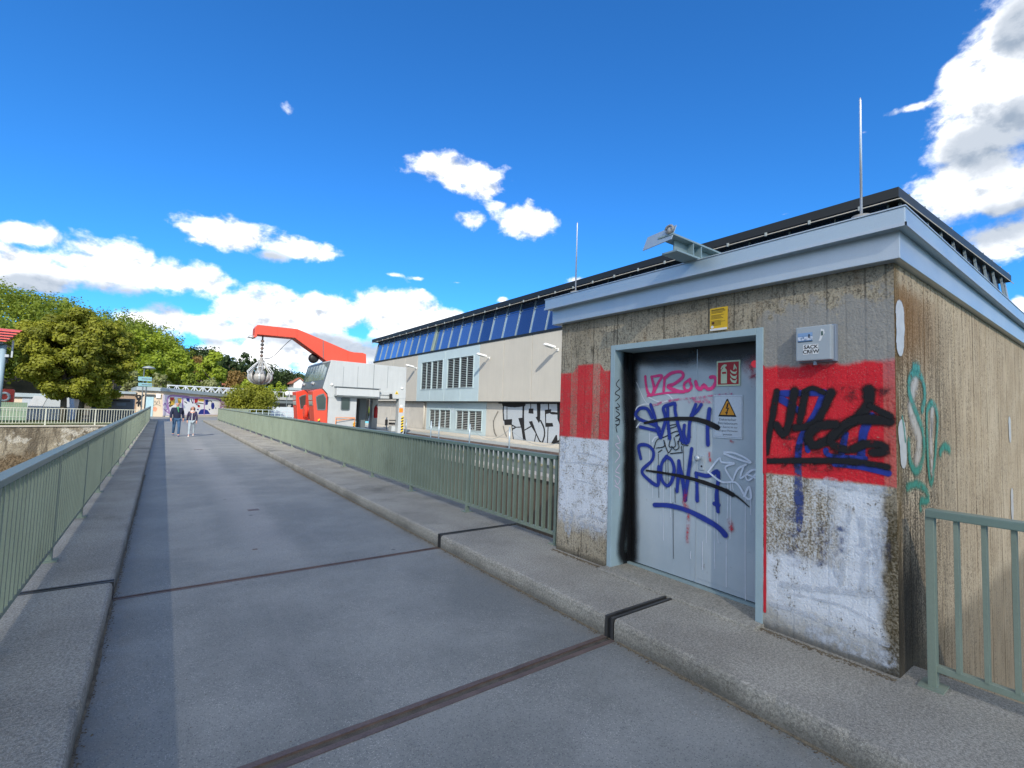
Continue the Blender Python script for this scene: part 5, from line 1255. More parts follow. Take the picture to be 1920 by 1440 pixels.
for i in range(-4, 3):
    p0 = o0+u*2.30*i
    if p0.x > -1.1: break
    if post is None: m = MB(); m.obox(p0+Vector((0, 0, .5)), u*.028, Vector((-u.y, u.x, 0))*.028, (0, 0, .5)); post = m.build('post', WRAIL, e); po = p0
    else: twin(post, e, p0-po)
    for j in range(1, 17):
        pj = p0+u*2.30*j/17
        if pj.x > -1.1: break
        if pick is None: m = MB(); m.obox(pj+Vector((0, 0, .53)), u*.010, Vector((-u.y, u.x, 0))*.010, (0, 0, .42)); pick = m.build('picket', WRAIL, e); pk0 = pj
        else: twin(pick, e, pj-pk0)
m = MB()
q0, q1 = o0+u*2.30*-4, o0+u*4.6
m.bar(q0+Vector((0, 0, .98)), q1+Vector((0, 0, .98)), .05, .04); m.build('top_rail', WRAIL, e)
m = MB(); m.bar(q0+Vector((0, 0, .12)), q1+Vector((0, 0, .12)), .035, .03); m.build('bottom_rail', WRAIL, e)

def yat(px, py, Y): return at(px, py, 'Y', Y)
# dark grey container with a slanted end
Yc = 46.5; z0 = 0.
c0, c1, c2 = yat(172, 747, Yc), yat(207, 747, Yc), yat(251, 748, Yc); zt = c2.z
e = empty('service_box', (c1.x, Yc, 0), 'dark grey metal service box with a slanted end behind the cream railing', 'box')
xl = yat(167, 770, Yc).x
m = MB(); m.prism([(c1.x-.02, Yc, 0), (c2.x, Yc, 0), (c2.x, Yc, zt), (yat(181, 746, Yc).x, Yc, zt), (xl, Yc, zt-1.05), (xl, Yc, 0)], (0, 2.2, 0)); bdy = m.build('body', CONT, e, bevel=.02)
m = MB(); m.box(c1.x+.05, c2.x-.2, Yc-.06, Yc, zt-.22, zt-.12); m.build('shade_lip', BLK, e)
m = MB(); m.box(c2.x-1.0, c2.x-.45, Yc-.03, Yc, zt-.55, zt-.33); m.build('vent', pbr('vent_blue_grey', (.10, .14, .20), .5), e)
for i in range(8):
    x = c1.x+.05+i*(c2.x-c1.x-.1)/8; m = MB(); m.box(x, x+.015, Yc-.012, Yc, .05, zt-.7); m.build('rib', CONT, e)
# pale wedge shaped cover and low building on the left
Yw = 49.
a, b2, c_, d_ = yat(50, 767, Yw), yat(64, 742, Yw), yat(130, 744, Yw), yat(133, 770, Yw)
e = empty('wedge_cover', (a.x, Yw, 0), 'light grey wedge shaped cover behind the tree trunk', 'cover')
m = MB(); m.prism([(a.x, Yw, 0), (d_.x, Yw, 0), (c_.x, Yw, c_.z), (b2.x, Yw, b2.z), (a.x, Yw, a.z)], (0, 2.4, 0)); m.build('body', CONTL, e, bevel=.02)
m = MB(); q_ = yat(90, 743, Yw); m.prism([(a.x-.01, Yw-.03, a.z), (yat(77, 767, Yw).x, Yw-.03, a.z), (q_.x, Yw-.03, q_.z), (b2.x, Yw-.03, b2.z)], (0, .03, 0)); m.build('front_flap', pbr('flap_light', (.46, .49, .52), .6), e)
Yb = 56.
a, b2 = yat(-60, 730, Yb), yat(136, 745, Yb)
e = empty('low_building', (a.x, Yb, 0), 'long low beige building with a grey flat roof on the far left', 'building')
m = MB(); m.box(a.x, b2.x, Yb, Yb+6, -.1, b2.z-.1); m.build('wall', KIOSK, e)
m = MB(); m.box(a.x-.2, b2.x+.25, Yb-.25, Yb+6.2, b2.z-.1, b2.z+.22); m.build('roof', SLATE, e)
p_ = yat(52, 745, Yb); m = MB(); m.box(p_.x-.3, b2.x-.3, Yb-.05, Yb, .0, b2.z-.12); m.build('pale_panel', CONTL, e)
# lifebuoy in a red square holder
Yl = 47.; q_ = yat(8.5, 744, Yl)
e = empty('lifebuoy_holder', (q_.x, Yl, q_.z), 'red square holder with a white ring next to the blue grey column', 'lifebuoy')
m = MB(); m.prism(rounded(q_.x-.42, q_.x+.46, q_.z-.55, q_.z+.55, .15, Yl), (0, .15, 0)); m.build('holder', REDC, e)
m = MB(); m.tube([(q_.x+.24*math.cos(i*PI/8), Yl-.05, q_.z+.27*math.sin(i*PI/8)) for i in range(17)], .075, 8); m.build('ring', WHITE, e, smooth=True)
# green fence in front of the low building
Yf = 45.; f0, f1 = yat(-60, 755, Yf), yat(52, 755, Yf)
e = empty('green_fence', (f0.x, Yf, 0), 'pale green slatted fence behind the cream railing on the far left', 'fence')
n = 26
for i in range(n):
    xa_, xb_ = f0.x+(f1.x-f0.x)*i/n, f0.x+(f1.x-f0.x)*(i+.9)/n
    m = MB(); m.box(xa_, xb_, Yf, Yf+.03, .1, f1.z); m.build('slat', GFENCE, e)
for z in (.3, .75): m = MB(); m.box(f0.x, f1.x, Yf-.03, Yf, z, z+.05); m.build('cross_rail', pbr('fence_pale', (.30, .36, .32), .6) if z < .5 else MATS['fence_pale'], e)
# red roofed pavilion with a thick column
Yg = 41.5; cpx = yat(1, 700, Yg)
e = empty('pavilion', (cpx.x, Yg, 0), 'red roofed pavilion on a thick blue grey column at the left edge', 'pavilion')
r_ = abs(yat(8, 700, Yg).x-cpx.x); ztop = yat(5, 646, Yg).z
m = MB(); m.lathe((cpx.x, Yg, 0), [(r_, 0), (r_, ztop)], 24); m.build('column', BLUECOL, e, smooth=True)
m = MB(); q1 = yat(17, 668, Yg); m.box(cpx.x-4, q1.x, Yg-.1, Yg+.15, q1.z-.06, q1.z+.10); m.build('cross_beam', CONTL, e)
m = MB(); m.box(cpx.x-4, yat(12, 675, Yg).x, Yg+.2, Yg+.5, q1.z-.4, q1.z-.06); m.build('dark_beam', CRANED, e)
for i in range(5):
    ra, rb = yat(40, 620, Yg), yat(12, 643, Yg)
    z_a = ra.z+(rb.z-ra.z)*i/5; z_b = ra.z+(rb.z-ra.z)*(i+1)/5; xe_ = ra.x+(rb.x-ra.x)*i/5
    m = MB(); m.prism([(cpx.x-5, Yg-.3-.5*i/5, z_b+.02), (xe_, Yg-.3-.5*i/5, z_b+.02), (xe_, Yg+.3, z_a), (cpx.x-5, Yg+.3, z_a)], (0, 0, .06)); m.build('roof_sheet', REDSHEET, e)
m = MB(); m.box(cpx.x-5, yat(10, 645, Yg).x, Yg-.5, Yg+2, rb.z-.12, rb.z); m.build('eaves', CRANED, e)
m = MB(); q1 = yat(23, 655, Yg); m.box(q1.x-.04, q1.x+.04, Yg, Yg+.1, q1.z-.5, q1.z+.55); m.build('hanger', CONTL, e)

# sign post with two blue boards and a lamp
Ys = 53.; q_ = yat(270.5, 775, Ys)
e = empty('signpost', (q_.x, Ys, 0), 'signpost with two pale blue direction boards behind the left railing end', 'signpost')
zt = yat(270, 716, Ys).z
m = MB(); m.tube([(q_.x, Ys, 0), (q_.x, Ys, zt+.5)], .05, 8); m.build('pole', CRANED, e)
for (a, b, c, d) in ((259.5, 706, 284.5, 715), (259.5, 717.5, 284.5, 725)):
    p0, p1 = yat(a, b, Ys), yat(c, d, Ys); m = MB(); m.box(p0.x, p1.x, Ys-.09, Ys-.06, p1.z, p0.z); bd = m.build('direction_board', SIGNB, e, bevel=.01)
    m = MB(); zz = (p0.z+p1.z)/2
    for k in range(9): m.box(p0.x+.25+k*.1, p0.x+.25+k*.1+.07, Ys-.096, Ys-.089, zz-.05, zz+.05)
    m.build('board_print', CRANED, bd)
Yq = 60.; q_ = yat(279, 690, Yq); e = empty('street_lamp', (q_.x-.3, Yq, 0), 'grey street lamp with a flat round head above the blue boards', 'street lamp')
m = MB(); m.tube([(q_.x-.35, Yq, 0), (q_.x-.35, Yq, q_.z-.2), (q_.x-.2, Yq, q_.z+.1)], .05, 8); m.build('pole', CRANED, e)
m = MB(); m.lathe((q_.x, Yq, q_.z), [(.45, -.08), (.55, 0), (.35, .12), (.05, .2)], 16); m.build('lamp_head', LOUV, e, smooth=True)

# kiosk with the painted wall
KC = Vector((0.05, 63.5, 0)); KR = Vector((7.3, 70., 0)); KH = 2.78
kl = Vector((-4.9, 63.0, 0)); km = Vector((-2.2, 63.3, 0))
kiosk = empty('painted_kiosk', KC, 'flat roofed kiosk at the end of the bridge with a colourful mural wall', 'building')
m = MB(); m.prism([(KC.x, KC.y, -.05), (KR.x, KR.y, -.42), (KR.x-6, KR.y+5, -.42), (km.x-1, KC.y+10, -.05), (km.x, km.y, -.05)], (0, 0, KH)); m.build('main_wall', KIOSK, kiosk)
m = MB(); m.prism([(km.x, km.y+.25, -.05), (km.x-.5, km.y+6, -.05), (kl.x-.3, km.y+6, -.05), (kl.x, kl.y, -.05)], (0, 0, 2.35)); m.build('side_wall', KIOSKB, kiosk)
m = MB(); m.prism([(KC.x+.25, KC.y-.35, KH-.05), (KR.x+.4, KR.y-.1, KH-.42), (KR.x-6, KR.y+5, KH-.42), (km.x-1, KC.y+10, KH-.05), (km.x-.1, km.y-.3, KH-.05)], (0, 0, .38)); m.build('roof_edge', SLATE, kiosk)
m = MB(); m.prism([(km.x-.12, km.y-.05, 2.3), (km.x-.5, km.y+6, 2.3), (kl.x-.4, km.y+6, 2.3), (kl.x-.2, kl.y-.25, 2.3)], (0, 0, .25)); m.build('low_roof_edge', SLATE, kiosk)
u1 = (KR-KC).normalized(); n1_ = Vector((u1.y, -u1.x, 0)); u0 = (KC-km).normalized(); n0 = Vector((u0.y, -u0.x, 0))
def hit(px, py, o, n): d = ray(px, py); e_ = Vector((0, 0, EYE)); return e_+d*((o-e_).dot(n)/d.dot(n))
m = MB(); q0, q1 = hit(274, 742, KC, n0), hit(285.5, 783, KC, n0); m.prism([(q0.x, q0.y-.05, 0), (q1.x, q1.y-.05, 0), (q1.x, q1.y-.05, 2.1), (q0.x, q0.y-.05, 2.1)], (0, .04, 0)); dr = m.build('door', DOORBL, kiosk)
m = MB(); m.prism([(q0.x-.1, q0.y-.3, 2.25), (q1.x+.1, q1.y-.3, 2.25), (q1.x+.1, q1.y, 2.25), (q0.x-.1, q0.y, 2.25)], (0, 0, .1)); m.build('door_canopy', CRANED, kiosk)
q0 = hit(297, 742, KC, n0); m = MB(); m.box(q0.x-.2, q0.x+.2, q0.y-.16, q0.y-.02, q0.z-.25, q0.z+.22); m.build('wall_box', WHITE, kiosk)
mp = lambda px, py: hit(px, py, KC, n1_); fp = lambda px, py: hit(px, py, KC, n0)
zm = (220, 680, 7.385)
q = Paint(zm, fp, n0, .02)
for s_ in ([(260, 470), (290, 455), (320, 460), (300, 500), (270, 480)], [(275, 500), (300, 520), (340, 470), (360, 450)], [(265, 560), (300, 540), (330, 600)], [(300, 520), (290, 600)], [(330, 540), (330, 610)]): q.line(s_, .12)
q.build('graffiti_tag', P_BLACKM, kiosk)
for s_ in ([(500, 520), (520, 550)], [(530, 530), (540, 570), (560, 530)], [(575, 520), (585, 570)], [(500, 590), (550, 580), (600, 600)]): q.line(s_, .05)
q.build('graffiti_tag', P_GREYW, kiosk)
q.line([(515, 620), (500, 650), (525, 665), (535, 635), (515, 620)], .16); q.build('graffiti_ring', P_ORED, kiosk)
q.line([(430, 560), (455, 570), (430, 600)], .06); q.build('graffiti_tag', P_MBLUE, kiosk)
q = Paint(zm, mp, n1_, .02)
q.poly([(625, 440), (1510, 500), (1505, 720), (625, 735)]); q.build('mural_wash', P_MPINK, kiosk)
q.poly([(715, 470), (1410, 515), (1400, 715), (715, 700)]); q.build('mural_field', P_MWHITE, kiosk)
q.poly([(725, 480), (770, 480), (790, 540), (760, 600), (720, 620)]); q.poly([(830, 490), (890, 495), (880, 560), (840, 570)]); q.poly([(1120, 500), (1205, 505), (1200, 540), (1120, 535)]); q.poly([(770, 500), (800, 500), (790, 580), (765, 590)]); q.each('mural_patch', P_MYEL, kiosk, 'yellow patches')
q.poly([(728, 478), (790, 480), (775, 520), (735, 530)]); q.poly([(1065, 490), (1120, 495), (1110, 545), (1070, 560)]); q.poly([(1110, 590), (1145, 592), (1140, 620), (1112, 618)]); q.each('mural_patch', P_MRED, kiosk, 'red patches')
q.poly([(950, 485), (1000, 488), (1000, 550), (960, 530)]); q.poly([(1215, 510), (1260, 512), (1250, 580), (1215, 590)]); q.poly([(1300, 560), (1335, 555), (1345, 600), (1335, 640), (1305, 645), (1295, 600)]); q.poly([(1120, 700), (1150, 650), (1200, 640), (1250, 660), (1285, 712), (1120, 716)]); q.poly([(1265, 640), (1285, 640), (1280, 660), (1265, 655)]); q.poly([(1100, 640), (1125, 640), (1120, 660), (1100, 655)]); q.poly([(1350, 620), (1370, 625), (1362, 645)]); q.each('mural_patch', P_MBLUE, kiosk, 'dark blue patches')
for s_, w in (([(715, 700), (712, 470), (1000, 485), (1410, 515), (1402, 715)], .16), ([(905, 480), (900, 710)], .14), ([(1055, 495), (1050, 560)], .1), ([(1205, 510), (1200, 715)], .12), ([(740, 455), (800, 465), (900, 455), (1000, 475)], .08), ([(640, 590), (660, 560), (690, 640), (665, 660), (700, 690)], .10), ([(640, 640), (690, 690)], .08), ([(1430, 510), (1470, 520), (1450, 580), (1490, 560)], .16), ([(1430, 620), (1480, 600), (1450, 680)], .14), ([(1490, 500), (1500, 600), (1480, 700)], .10)): q.line(s_, w)
q.build('mural_outline', P_PURPLE, kiosk, 'purple outlines')
for s_ in ([(710, 560), (740, 540), (720, 600), (760, 590)], [(930, 540), (960, 560)], [(1070, 560), (1100, 560), (1130, 560), (1190, 570)], [(1090, 580), (1130, 590)], [(1230, 540), (1290, 530), (1310, 550)], [(1020, 510), (1040, 560)]): q.line(s_, .08)
q.build('mural_line', P_BLACKM, kiosk)
m = MB(); a_, b_ = KC+n1_*.6, KR+n1_*.6; m.bar(a_+Vector((0, 0, .03)), b_+Vector((0, 0, .03)), .5, .10); struct(m, 'kerb', DECKL)

# truss footbridge behind the kiosk
YT = 84.; 
p0, p1 = yat(314, 722, YT), yat(455, 738, YT); zb_t = yat(314, 735, YT).z
ta = Vector((p0.x, YT, p0.z)); tb = Vector((p1.x+.5, YT+4, p0.z+.1)); h = 1.6
e = empty('truss_footbridge', ta, 'pale steel truss footbridge above the mural', 'bridge')
for dy in (0, 1.8):
    o_ = Vector((0, dy, 0))
    m = MB(); m.bar(ta+o_, tb+o_, .13, .13); m.build('top_chord', TRUSSM, e); m = MB(); m.bar(ta+o_+Vector((0, 0, -h)), tb+o_+Vector((0, 0, -h)), .2, .3); m.build('bottom_chord', TRUSSM, e)
    n = 9
    for k in range(n):
        a_, b_ = ta.lerp(tb, k/n)+o_, ta.lerp(tb, (k+1)/n)+o_; mid_ = (a_+b_)/2
        m = MB(); m.bar(a_, b_-Vector((0, 0, h)), .07, .07); m.build('diagonal', TRUSSM, e); m = MB(); m.bar(a_-Vector((0, .02, h)), b_-Vector((0, .02, 0)), .07, .07); m.build('diagonal', TRUSSM, e); m = MB(); m.bar(a_, a_-Vector((0, 0, h)), .06, .06); m.build('vertical', TRUSSM, e)
m = MB(); m.bar(ta+Vector((0, .9, -h-.1)), tb+Vector((0, .9, -h-.1)), 1.9, .12); m.build('deck', SLATE, e)
for p in (ta, tb): m = MB(); m.box(p.x-.3, p.x+.3, p.y-.1, p.y+1.9, -.1, p.z-h-.14); m.build('support', CONCR, e)

# road bridge far behind, the pale slab before it, houses
YR = 105.
e = empty('road_bridge', (yat(525, 760, YR).x, YR, 0), 'grey road bridge on slanted columns left of the crane', 'bridge')
p0, p1 = yat(482, 745, YR), yat(640, 748, YR)
m = MB(); m.box(p0.x, p1.x, YR, YR+6, p0.z-.3, p0.z+.25); m.build('deck', pbr('bridge_grey', (.34, .35, .34), .8), e)
m = MB(); m.box(p0.x, p1.x, YR+.3, YR+5.6, p0.z-1.0, p0.z-.3); m.build('girder', CRANED, e)
for px in (499, 543, 590, 630): q_ = yat(px, 765, YR); m = MB(); m.bar((q_.x-.25, YR+1, -.1), (q_.x+.2, YR+1, p0.z-.9), .55, .55); m.build('column', MATS['bridge_grey'], e)
for i in range(14):
    x = p0.x+(p1.x-p0.x)*i/14; m = MB(); m.box(x, x+.08, YR+.05, YR+.13, p0.z+.25, p0.z+1.3); m.build('parapet_post', TRUSSM, e)
m = MB(); m.box(p0.x, p1.x, YR+.05, YR+.12, p0.z+1.24, p0.z+1.32); m.build('parapet_rail', TRUSSM, e)
q0, q1 = yat(489, 733, YR), yat(515, 740, YR); m = MB(); m.bar((q0.x, YR-.2, q0.z), (q1.x, YR-.2, q0.z), .2, .2); m.bar((q0.x+.1, YR-.2, q0.z), (q0.x+.1, YR-.2, p0.z+.2), .2, .2); m.bar((q1.x, YR-.2, q0.z), (q1.x, YR-.2, p0.z+.2), .2, .2); m.build('portal_frame', TRUSSM, e)
m = MB(); m.box(p0.x, p1.x, YR+7, YR+7.5, -.1, p0.z-1); m.build('abutment', CONCR, e)
q_ = yat(538.5, 738, 90.); m = MB(); m.lathe((q_.x, 90, q_.z), [(.05, -.4), (.3, -.3), (.4, 0), (.3, .3), (.05, .4)], 14)
e = empty('globe_lamp', (q_.x, 90, 0), 'white globe lamp in front of the road bridge', 'street lamp'); m.build('globe', WHITE, e, smooth=True)
m = MB(); m.tube([(q_.x, 90, 0), (q_.x, 90, q_.z-.35)], .07, 8); m.build('pole', CRANED, e)
Yp = 72.; q0, q1 = yat(468, 777, Yp), yat(600, 768, Yp)
m = MB(); m.prism([(q0.x, Yp, q0.z-.5), (q1.x, Yp, q0.z-.5), (q1.x, Yp+2.5, q1.z), (yat(482, 768, Yp).x, Yp+2.5, q1.z)], (0, 0, .2)); tag(m.build('sloping_slab', pbr('slab_pale', (.42, .45, .45), .7), base=(q0.x, Yp, 0)), 'pale sloping concrete slab behind the right railing', 'slab')
# thin rail behind the right railing's far end
e = empty('thin_railing', (7, 56, 0), 'thin grey railing behind the end of the green railing', 'railing')
p0, p1 = yat(432, 767, 56), yat(560, 770, 56)
for i in range(12):
    x = p0.x+(p1.x-p0.x)*i/11; m = MB(); m.box(x-.025, x+.025, 55.97, 56.03, -.05, 1.1); m.build('post', TEALP, e)
for z in (.45, .75, 1.08): m = MB(); m.box(p0.x, p1.x, 55.98, 56.02, z, z+.045); m.build('rail', TEALP, e)

def house(px0, px1, py_eave, py_ridge, Y, wall, label, base=0., gable=False):
    a, b = yat(px0, py_eave, Y), yat(px1, py_eave, Y); r = yat((px0+px1)/2, py_ridge, Y)
    e = empty('house', ((a.x+b.x)/2, Y, base), label, 'house')
    m = MB(); m.box(a.x+.4, b.x-.4, Y+.4, Y+8, base, a.z); m.build('wall', wall, e)
    if gable:
        mx_ = (a.x+b.x)/2
        m = MB(); m.prism([(a.x+.4, Y+.4, a.z), (b.x-.4, Y+.4, a.z), (mx_, Y+.4, r.z-.2)], (0, .2, 0)); m.build('gable', wall, e)
        m = MB(); m.prism([(a.x-.3, Y, a.z-.3), (mx_, Y, r.z), (mx_, Y+9, r.z), (a.x-.3, Y+9, a.z-.3)], (0, 0, .25)); m.build('roof', REDTILE, e); m = MB(); m.prism([(b.x+.3, Y, a.z-.3), (mx_, Y, r.z), (mx_, Y+9, r.z), (b.x+.3, Y+9, a.z-.3)], (0, 0, .25)); m.build('roof', REDTILE, e)
    else:
        m = MB(); m.prism([(a.x, Y, a.z-.1), (b.x, Y, a.z-.1), (b.x-.3, Y+4.5, r.z), (a.x+.3, Y+4.5, r.z)], (0, 0, .25)); m.build('roof', REDTILE, e); m = MB(); m.prism([(a.x, Y+9, a.z-.1), (b.x, Y+9, a.z-.1), (b.x-.3, Y+4.5, r.z), (a.x+.3, Y+4.5, r.z)], (0, 0, .25)); m.build('roof', REDTILE, e)
    w_ = b.x-a.x
    for k in range(3):
        x = a.x+w_*(.22+.25*k); h_ = max(.8, (a.z-base)*.3); m = MB(); m.box(x, x+w_*.10, Y+.34, Y+.4, base+(a.z-base)*.45, base+(a.z-base)*.45+h_); f_ = m.build('window', WHITE, e)
        m = MB(); m.box(x+.12, x+w_*.10-.12, Y+.31, Y+.34, base+(a.z-base)*.45+.12, base+(a.z-base)*.45+h_-.12); m.build('pane', CABGLASS, f_)
    return e
house(414, 457, 721, 711, 150., pbr('house_ochre', (.36, .30, .22), .8), 'house with a long red tiled roof behind the footbridge', 0.)
house(549, 575, 718, 709, 175., HOUSEW, 'white gabled house with a brown red roof just left of the crane', 0., True)
p0, p1 = yat(532, 726, 165), yat(562, 732, 165); m = MB(); m.box(p0.x, p1.x, 165, 173, 0, p0.z-.8); e = empty('flat_house', (p0.x, 165, 0), 'flat roofed grey house below the white gabled house', 'house'); m.build('wall', HOUSEW, e); m = MB(); m.box(p0.x-.4, p1.x+.4, 164.6, 173.4, p0.z-.8, p0.z); m.build('roof', SLATE, e)
q_ = yat(374, 716, 130.); e = empty('chapel', (q_.x, 130, 0), 'small pale tower among the trees above the footbridge', 'tower'); m = MB(); m.box(q_.x-.6, q_.x+.6, 130, 131.2, 0, q_.z+.3); m.build('wall', KIOSK, e); m = MB(); m.lathe((q_.x, 130.6, q_.z+.3), [(.95, 0), (.03, 1.3)], 4); m.build('roof', SLATE, e)

# ================================================================== TERRAIN, TREES, FOREST
def leaf_mesh(name, mat, centers, radii, tones, n, size, parent=None, base=(0, 0, 0), seed=0, flat=1.0):
    """n leaf clumps scattered over the shells of many small lobes"""
    r = np.random.default_rng(seed); C = np.asarray(centers, float); Rr = np.asarray(radii, float); T = np.asarray(tones, float)
    w = Rr**2; idx = r.choice(len(C), n, p=w/w.sum())
    d = r.normal(size=(n, 3)); d /= np.linalg.norm(d, axis=1, keepdims=True)
    rad = Rr[idx]*(r.uniform(.12, 1.55, n)**.65)
    P = C[idx]+d*rad[:, None]*np.array([1, 1, flat])
    nrm = d*.95+r.normal(size=(n, 3))*.38+np.array([-.08, -.15, .22]); nrm /= np.linalg.norm(nrm, axis=1, keepdims=True)
    a = np.cross(nrm, r.normal(size=(n, 3))); a /= np.linalg.norm(a, axis=1, keepdims=True)+1e-9; b = np.cross(nrm, a)
    s = size*r.uniform(.6, 1.35, n)[:, None]
    V = np.stack([P-a*s*.62, P-b*s*.36+nrm*s*.05, P+a*s*.62, P+b*s*.36-nrm*s*.06], 1).reshape(-1, 3)-np.array(base)
    tone = np.clip(T[idx]+r.normal(0, .16, n), 0, 1)
    me = bpy.data.meshes.new(name); me.vertices.add(4*n); me.vertices.foreach_set('co', V.astype(np.float32).ravel())
    me.loops.add(4*n); me.loops.foreach_set('vertex_index', np.arange(4*n, dtype=np.int32))
    me.polygons.add(n); me.polygons.foreach_set('loop_start', np.arange(0, 4*n, 4, dtype=np.int32)); me.polygons.foreach_set('loop_total', np.full(n, 4, np.int32))
    me.update(calc_edges=True)
    at_ = me.attributes.new('tone', 'FLOAT', 'POINT'); at_.data.foreach_set('value', np.repeat(tone, 4).astype(np.float32))
    me.materials.append(mat); o = bpy.data.objects.new(name, me); COL.objects.link(o); WORLD[o.name] = tuple(base)
    if parent: o.parent = parent
    else: o.location = base
    return o
def crown_lobes(c, rx, ry, rz, n, r, seed, conifer=False, low=-.75):
    q = np.random.default_rng(seed); out, rad, tone = [], [], []
    while len(out) < n:
        v = q.uniform(-1, 1, 3)
        if conifer:
            hgt = (v[2]+1)/2; lim = (1-hgt)*.95+.05
            if v[0]**2+v[1]**2 > lim**2: continue
        else:
            L = np.linalg.norm(v)
            if L > 1 or L < .35 or v[2] < low: continue
        out.append((c[0]+v[0]*rx, c[1]+v[1]*ry, c[2]+v[2]*rz)); rad.append(r*q.uniform(.6, 1.25)); tone.append(q.uniform(.2, .8))
    return out, rad, tone
def trunk(parent, p, h, r, lean=(0, 0), limbs=4, seed=0, mat=BARK):
    q = random.Random(seed); m = MB(); p = Vector(p); top = p+Vector((lean[0], lean[1], h))
    pts = [p, p+Vector((lean[0]*.2, lean[1]*.2, h*.33)), p+Vector((lean[0]*.55, lean[1]*.55, h*.66)), top]
    m.tube(pts, [r*1.25, r, r*.75, r*.35], 10)
    for k in range(limbs):
        a = 2*PI*k/limbs+q.uniform(-.4, .4); s = p.lerp(top, .45+.4*k/limbs); L = h*q.uniform(.18, .3)
        m.tube([s, s+Vector((math.cos(a)*L*.5, math.sin(a)*L*.5, L*.3)), s+Vector((math.cos(a)*L, math.sin(a)*L, L*.75))], [r*.45, r*.3, r*.1], 6)
    return m.build('trunk', mat, parent, smooth=True)
def fwd(p): return Vector((p[0], p[1], p[2]-EYE)).dot(CF)
def tree(px, py_top, w_px, Y, mat, label, group, base=0., seed=1, n=2600, leaf=.42, kind='tree', crown_frac=.8, conifer=False, lob=44, trunk_r=.22):
    t_ = yat(px, py_top, Y); wid = w_px*fwd(t_)/FPX; h = t_.z-base
    e = empty(kind, (t_.x, Y, base), label, 'bush' if kind == 'bush' else 'tree', group)
    ch = h*crown_frac; c = (t_.x, Y, base+h-ch/2); rl = wid*.13
    L = crown_lobes(c, wid/2-rl*.5, wid/2-rl*.5, ch/2-rl*.4, lob, rl, seed, conifer)
    leaf_mesh('crown', mat, *L, n, leaf, e, (t_.x, Y, base), seed)
    trunk(e, (t_.x, Y, base), h*.75, trunk_r, limbs=3, seed=seed)
    return e
# terrain rising behind
AZT = [-180, -75, -40, -20, -11.5, -9.6, -6, -2.7, -.7, 1.3, 3.8, 5.75, 9.8, 12.7, 20, 40, 75, 180]
ELT = [3.0, 5.0, 8.0, 8.8, 8.5, 8.3, 7.4, 6.7, 6.3, 5.4, 4.8, 4.2, 3.9, 3.8, 3.6, 3.4, 3.2, 3.0]
R0, R1 = 92., 200.
def hill(x, y):
    az = math.degrees(math.atan2(x, y)); r = math.hypot(x, y); el = np.interp(az, AZT, ELT)
    H = max(1., math.tan(math.radians(el))*R1+EYE-9.)
    u = min(max((r-R0)/(R1-R0), 0), 1.6); s = u*u*(3-2*u) if u < 1 else 1+(u-1)*.12
    return H*s+1.2*mnoise.noise((x*.03, y*.03, 0))*min(u, 1)
m = MB(); na, nr = 150, 22
for i in range(nr):
    for k in range(na):
        a = math.radians(-120+240*k/(na-1)); r = 86+(330-86)*(i/(nr-1))**1.3; x, y = r*math.sin(a), r*math.cos(a); m.v.append((x, y, hill(x, y)-.05 if r > 90 else -.2))
for i in range(nr-1):
    for k in range(na-1): q0 = i*na+k; m.f.append((q0, q0+1, q0+na+1, q0+na))
o = m.build('hillside', MUD, smooth=True); o['kind'] = 'structure'
# far wood that reads as one mass
Cs, Rs, Ts = [], [], []; Cd, Rd, Td = [], [], []
q = random.Random(11)
def wood(azlo, azhi, rlo, rhi, n, hlo, hhi, dark=False):
    for _ in range(n):
        a = math.radians(q.uniform(azlo, azhi)); r = q.uniform(rlo, rhi); x, y = r*math.sin(a), r*math.cos(a); b0 = hill(x, y); h = q.uniform(hlo, hhi); w = h*.36; tn = q.uniform(.15, .85)
        for _k in range(9):
            v = Vector((q.gauss(0, 1), q.gauss(0, 1), q.gauss(0, 1))).normalized(); 
            (Cd if dark else Cs).append((x+v.x*w*.7, y+v.y*w*.7, b0+h*.58+v.z*h*.30)); (Rd if dark else Rs).append(w*q.uniform(.35, .55)); (Td if dark else Ts).append(min(1, max(0, tn+q.uniform(-.15, .15))))
wood(-32, 1.5, 105, 205, 300, 8, 12.5)
wood(1, 3.8, 170, 215, 30, 7, 10, True)
wood(3.5, 22, 185, 225, 120, 7, 10.5, True)
tag(leaf_mesh('wooded_hill', LEAF_FOREST, Cs, Rs, Ts, 125000, .52, None, (0, 150, 10), 5), kind='stuff')
tag(leaf_mesh('dark_wood', LEAF_DARK, Cd, Rd, Td, 42000, .68, None, (20, 190, 10), 6), kind='stuff')

# the two broad trees behind the cream railing
TA = 43.5
def big_tree(px, px_trunk, top, left, right, bot, Y, label, seed, n, mat):
    t_ = yat(px, top, Y); a, b = yat(left, (top+bot)/2, Y), yat(right, (top+bot)/2, Y); zb_ = yat(px, bot, Y).z; tx = yat(px_trunk, 790, Y).x
    e = empty('broad_tree', (tx, Y, 0), label, 'tree', 'broad trees behind the cream railing')
    c = ((a.x+b.x)/2, Y, (t_.z+zb_)/2); rl = (b.x-a.x)*.088
    L = crown_lobes(c, (b.x-a.x)/2-rl*.6, (b.x-a.x)/2-rl*.6, (t_.z-zb_)/2-rl*.5, 150, rl, seed, low=-.95)
    leaf_mesh('crown', mat, *L, n, .165, e, (tx, Y, 0), seed, .8)
    trunk(e, (tx, Y, -.05), (t_.z-zb_)*.75+zb_, .15, (c[0]-tx, 0), 7, seed)
    return e
big_tree(112, 118, 566, 18, 205, 755, TA, 'broad olive green tree left of its twin, with the darker straight trunk', 3, 60000, LEAF_OLIVE)
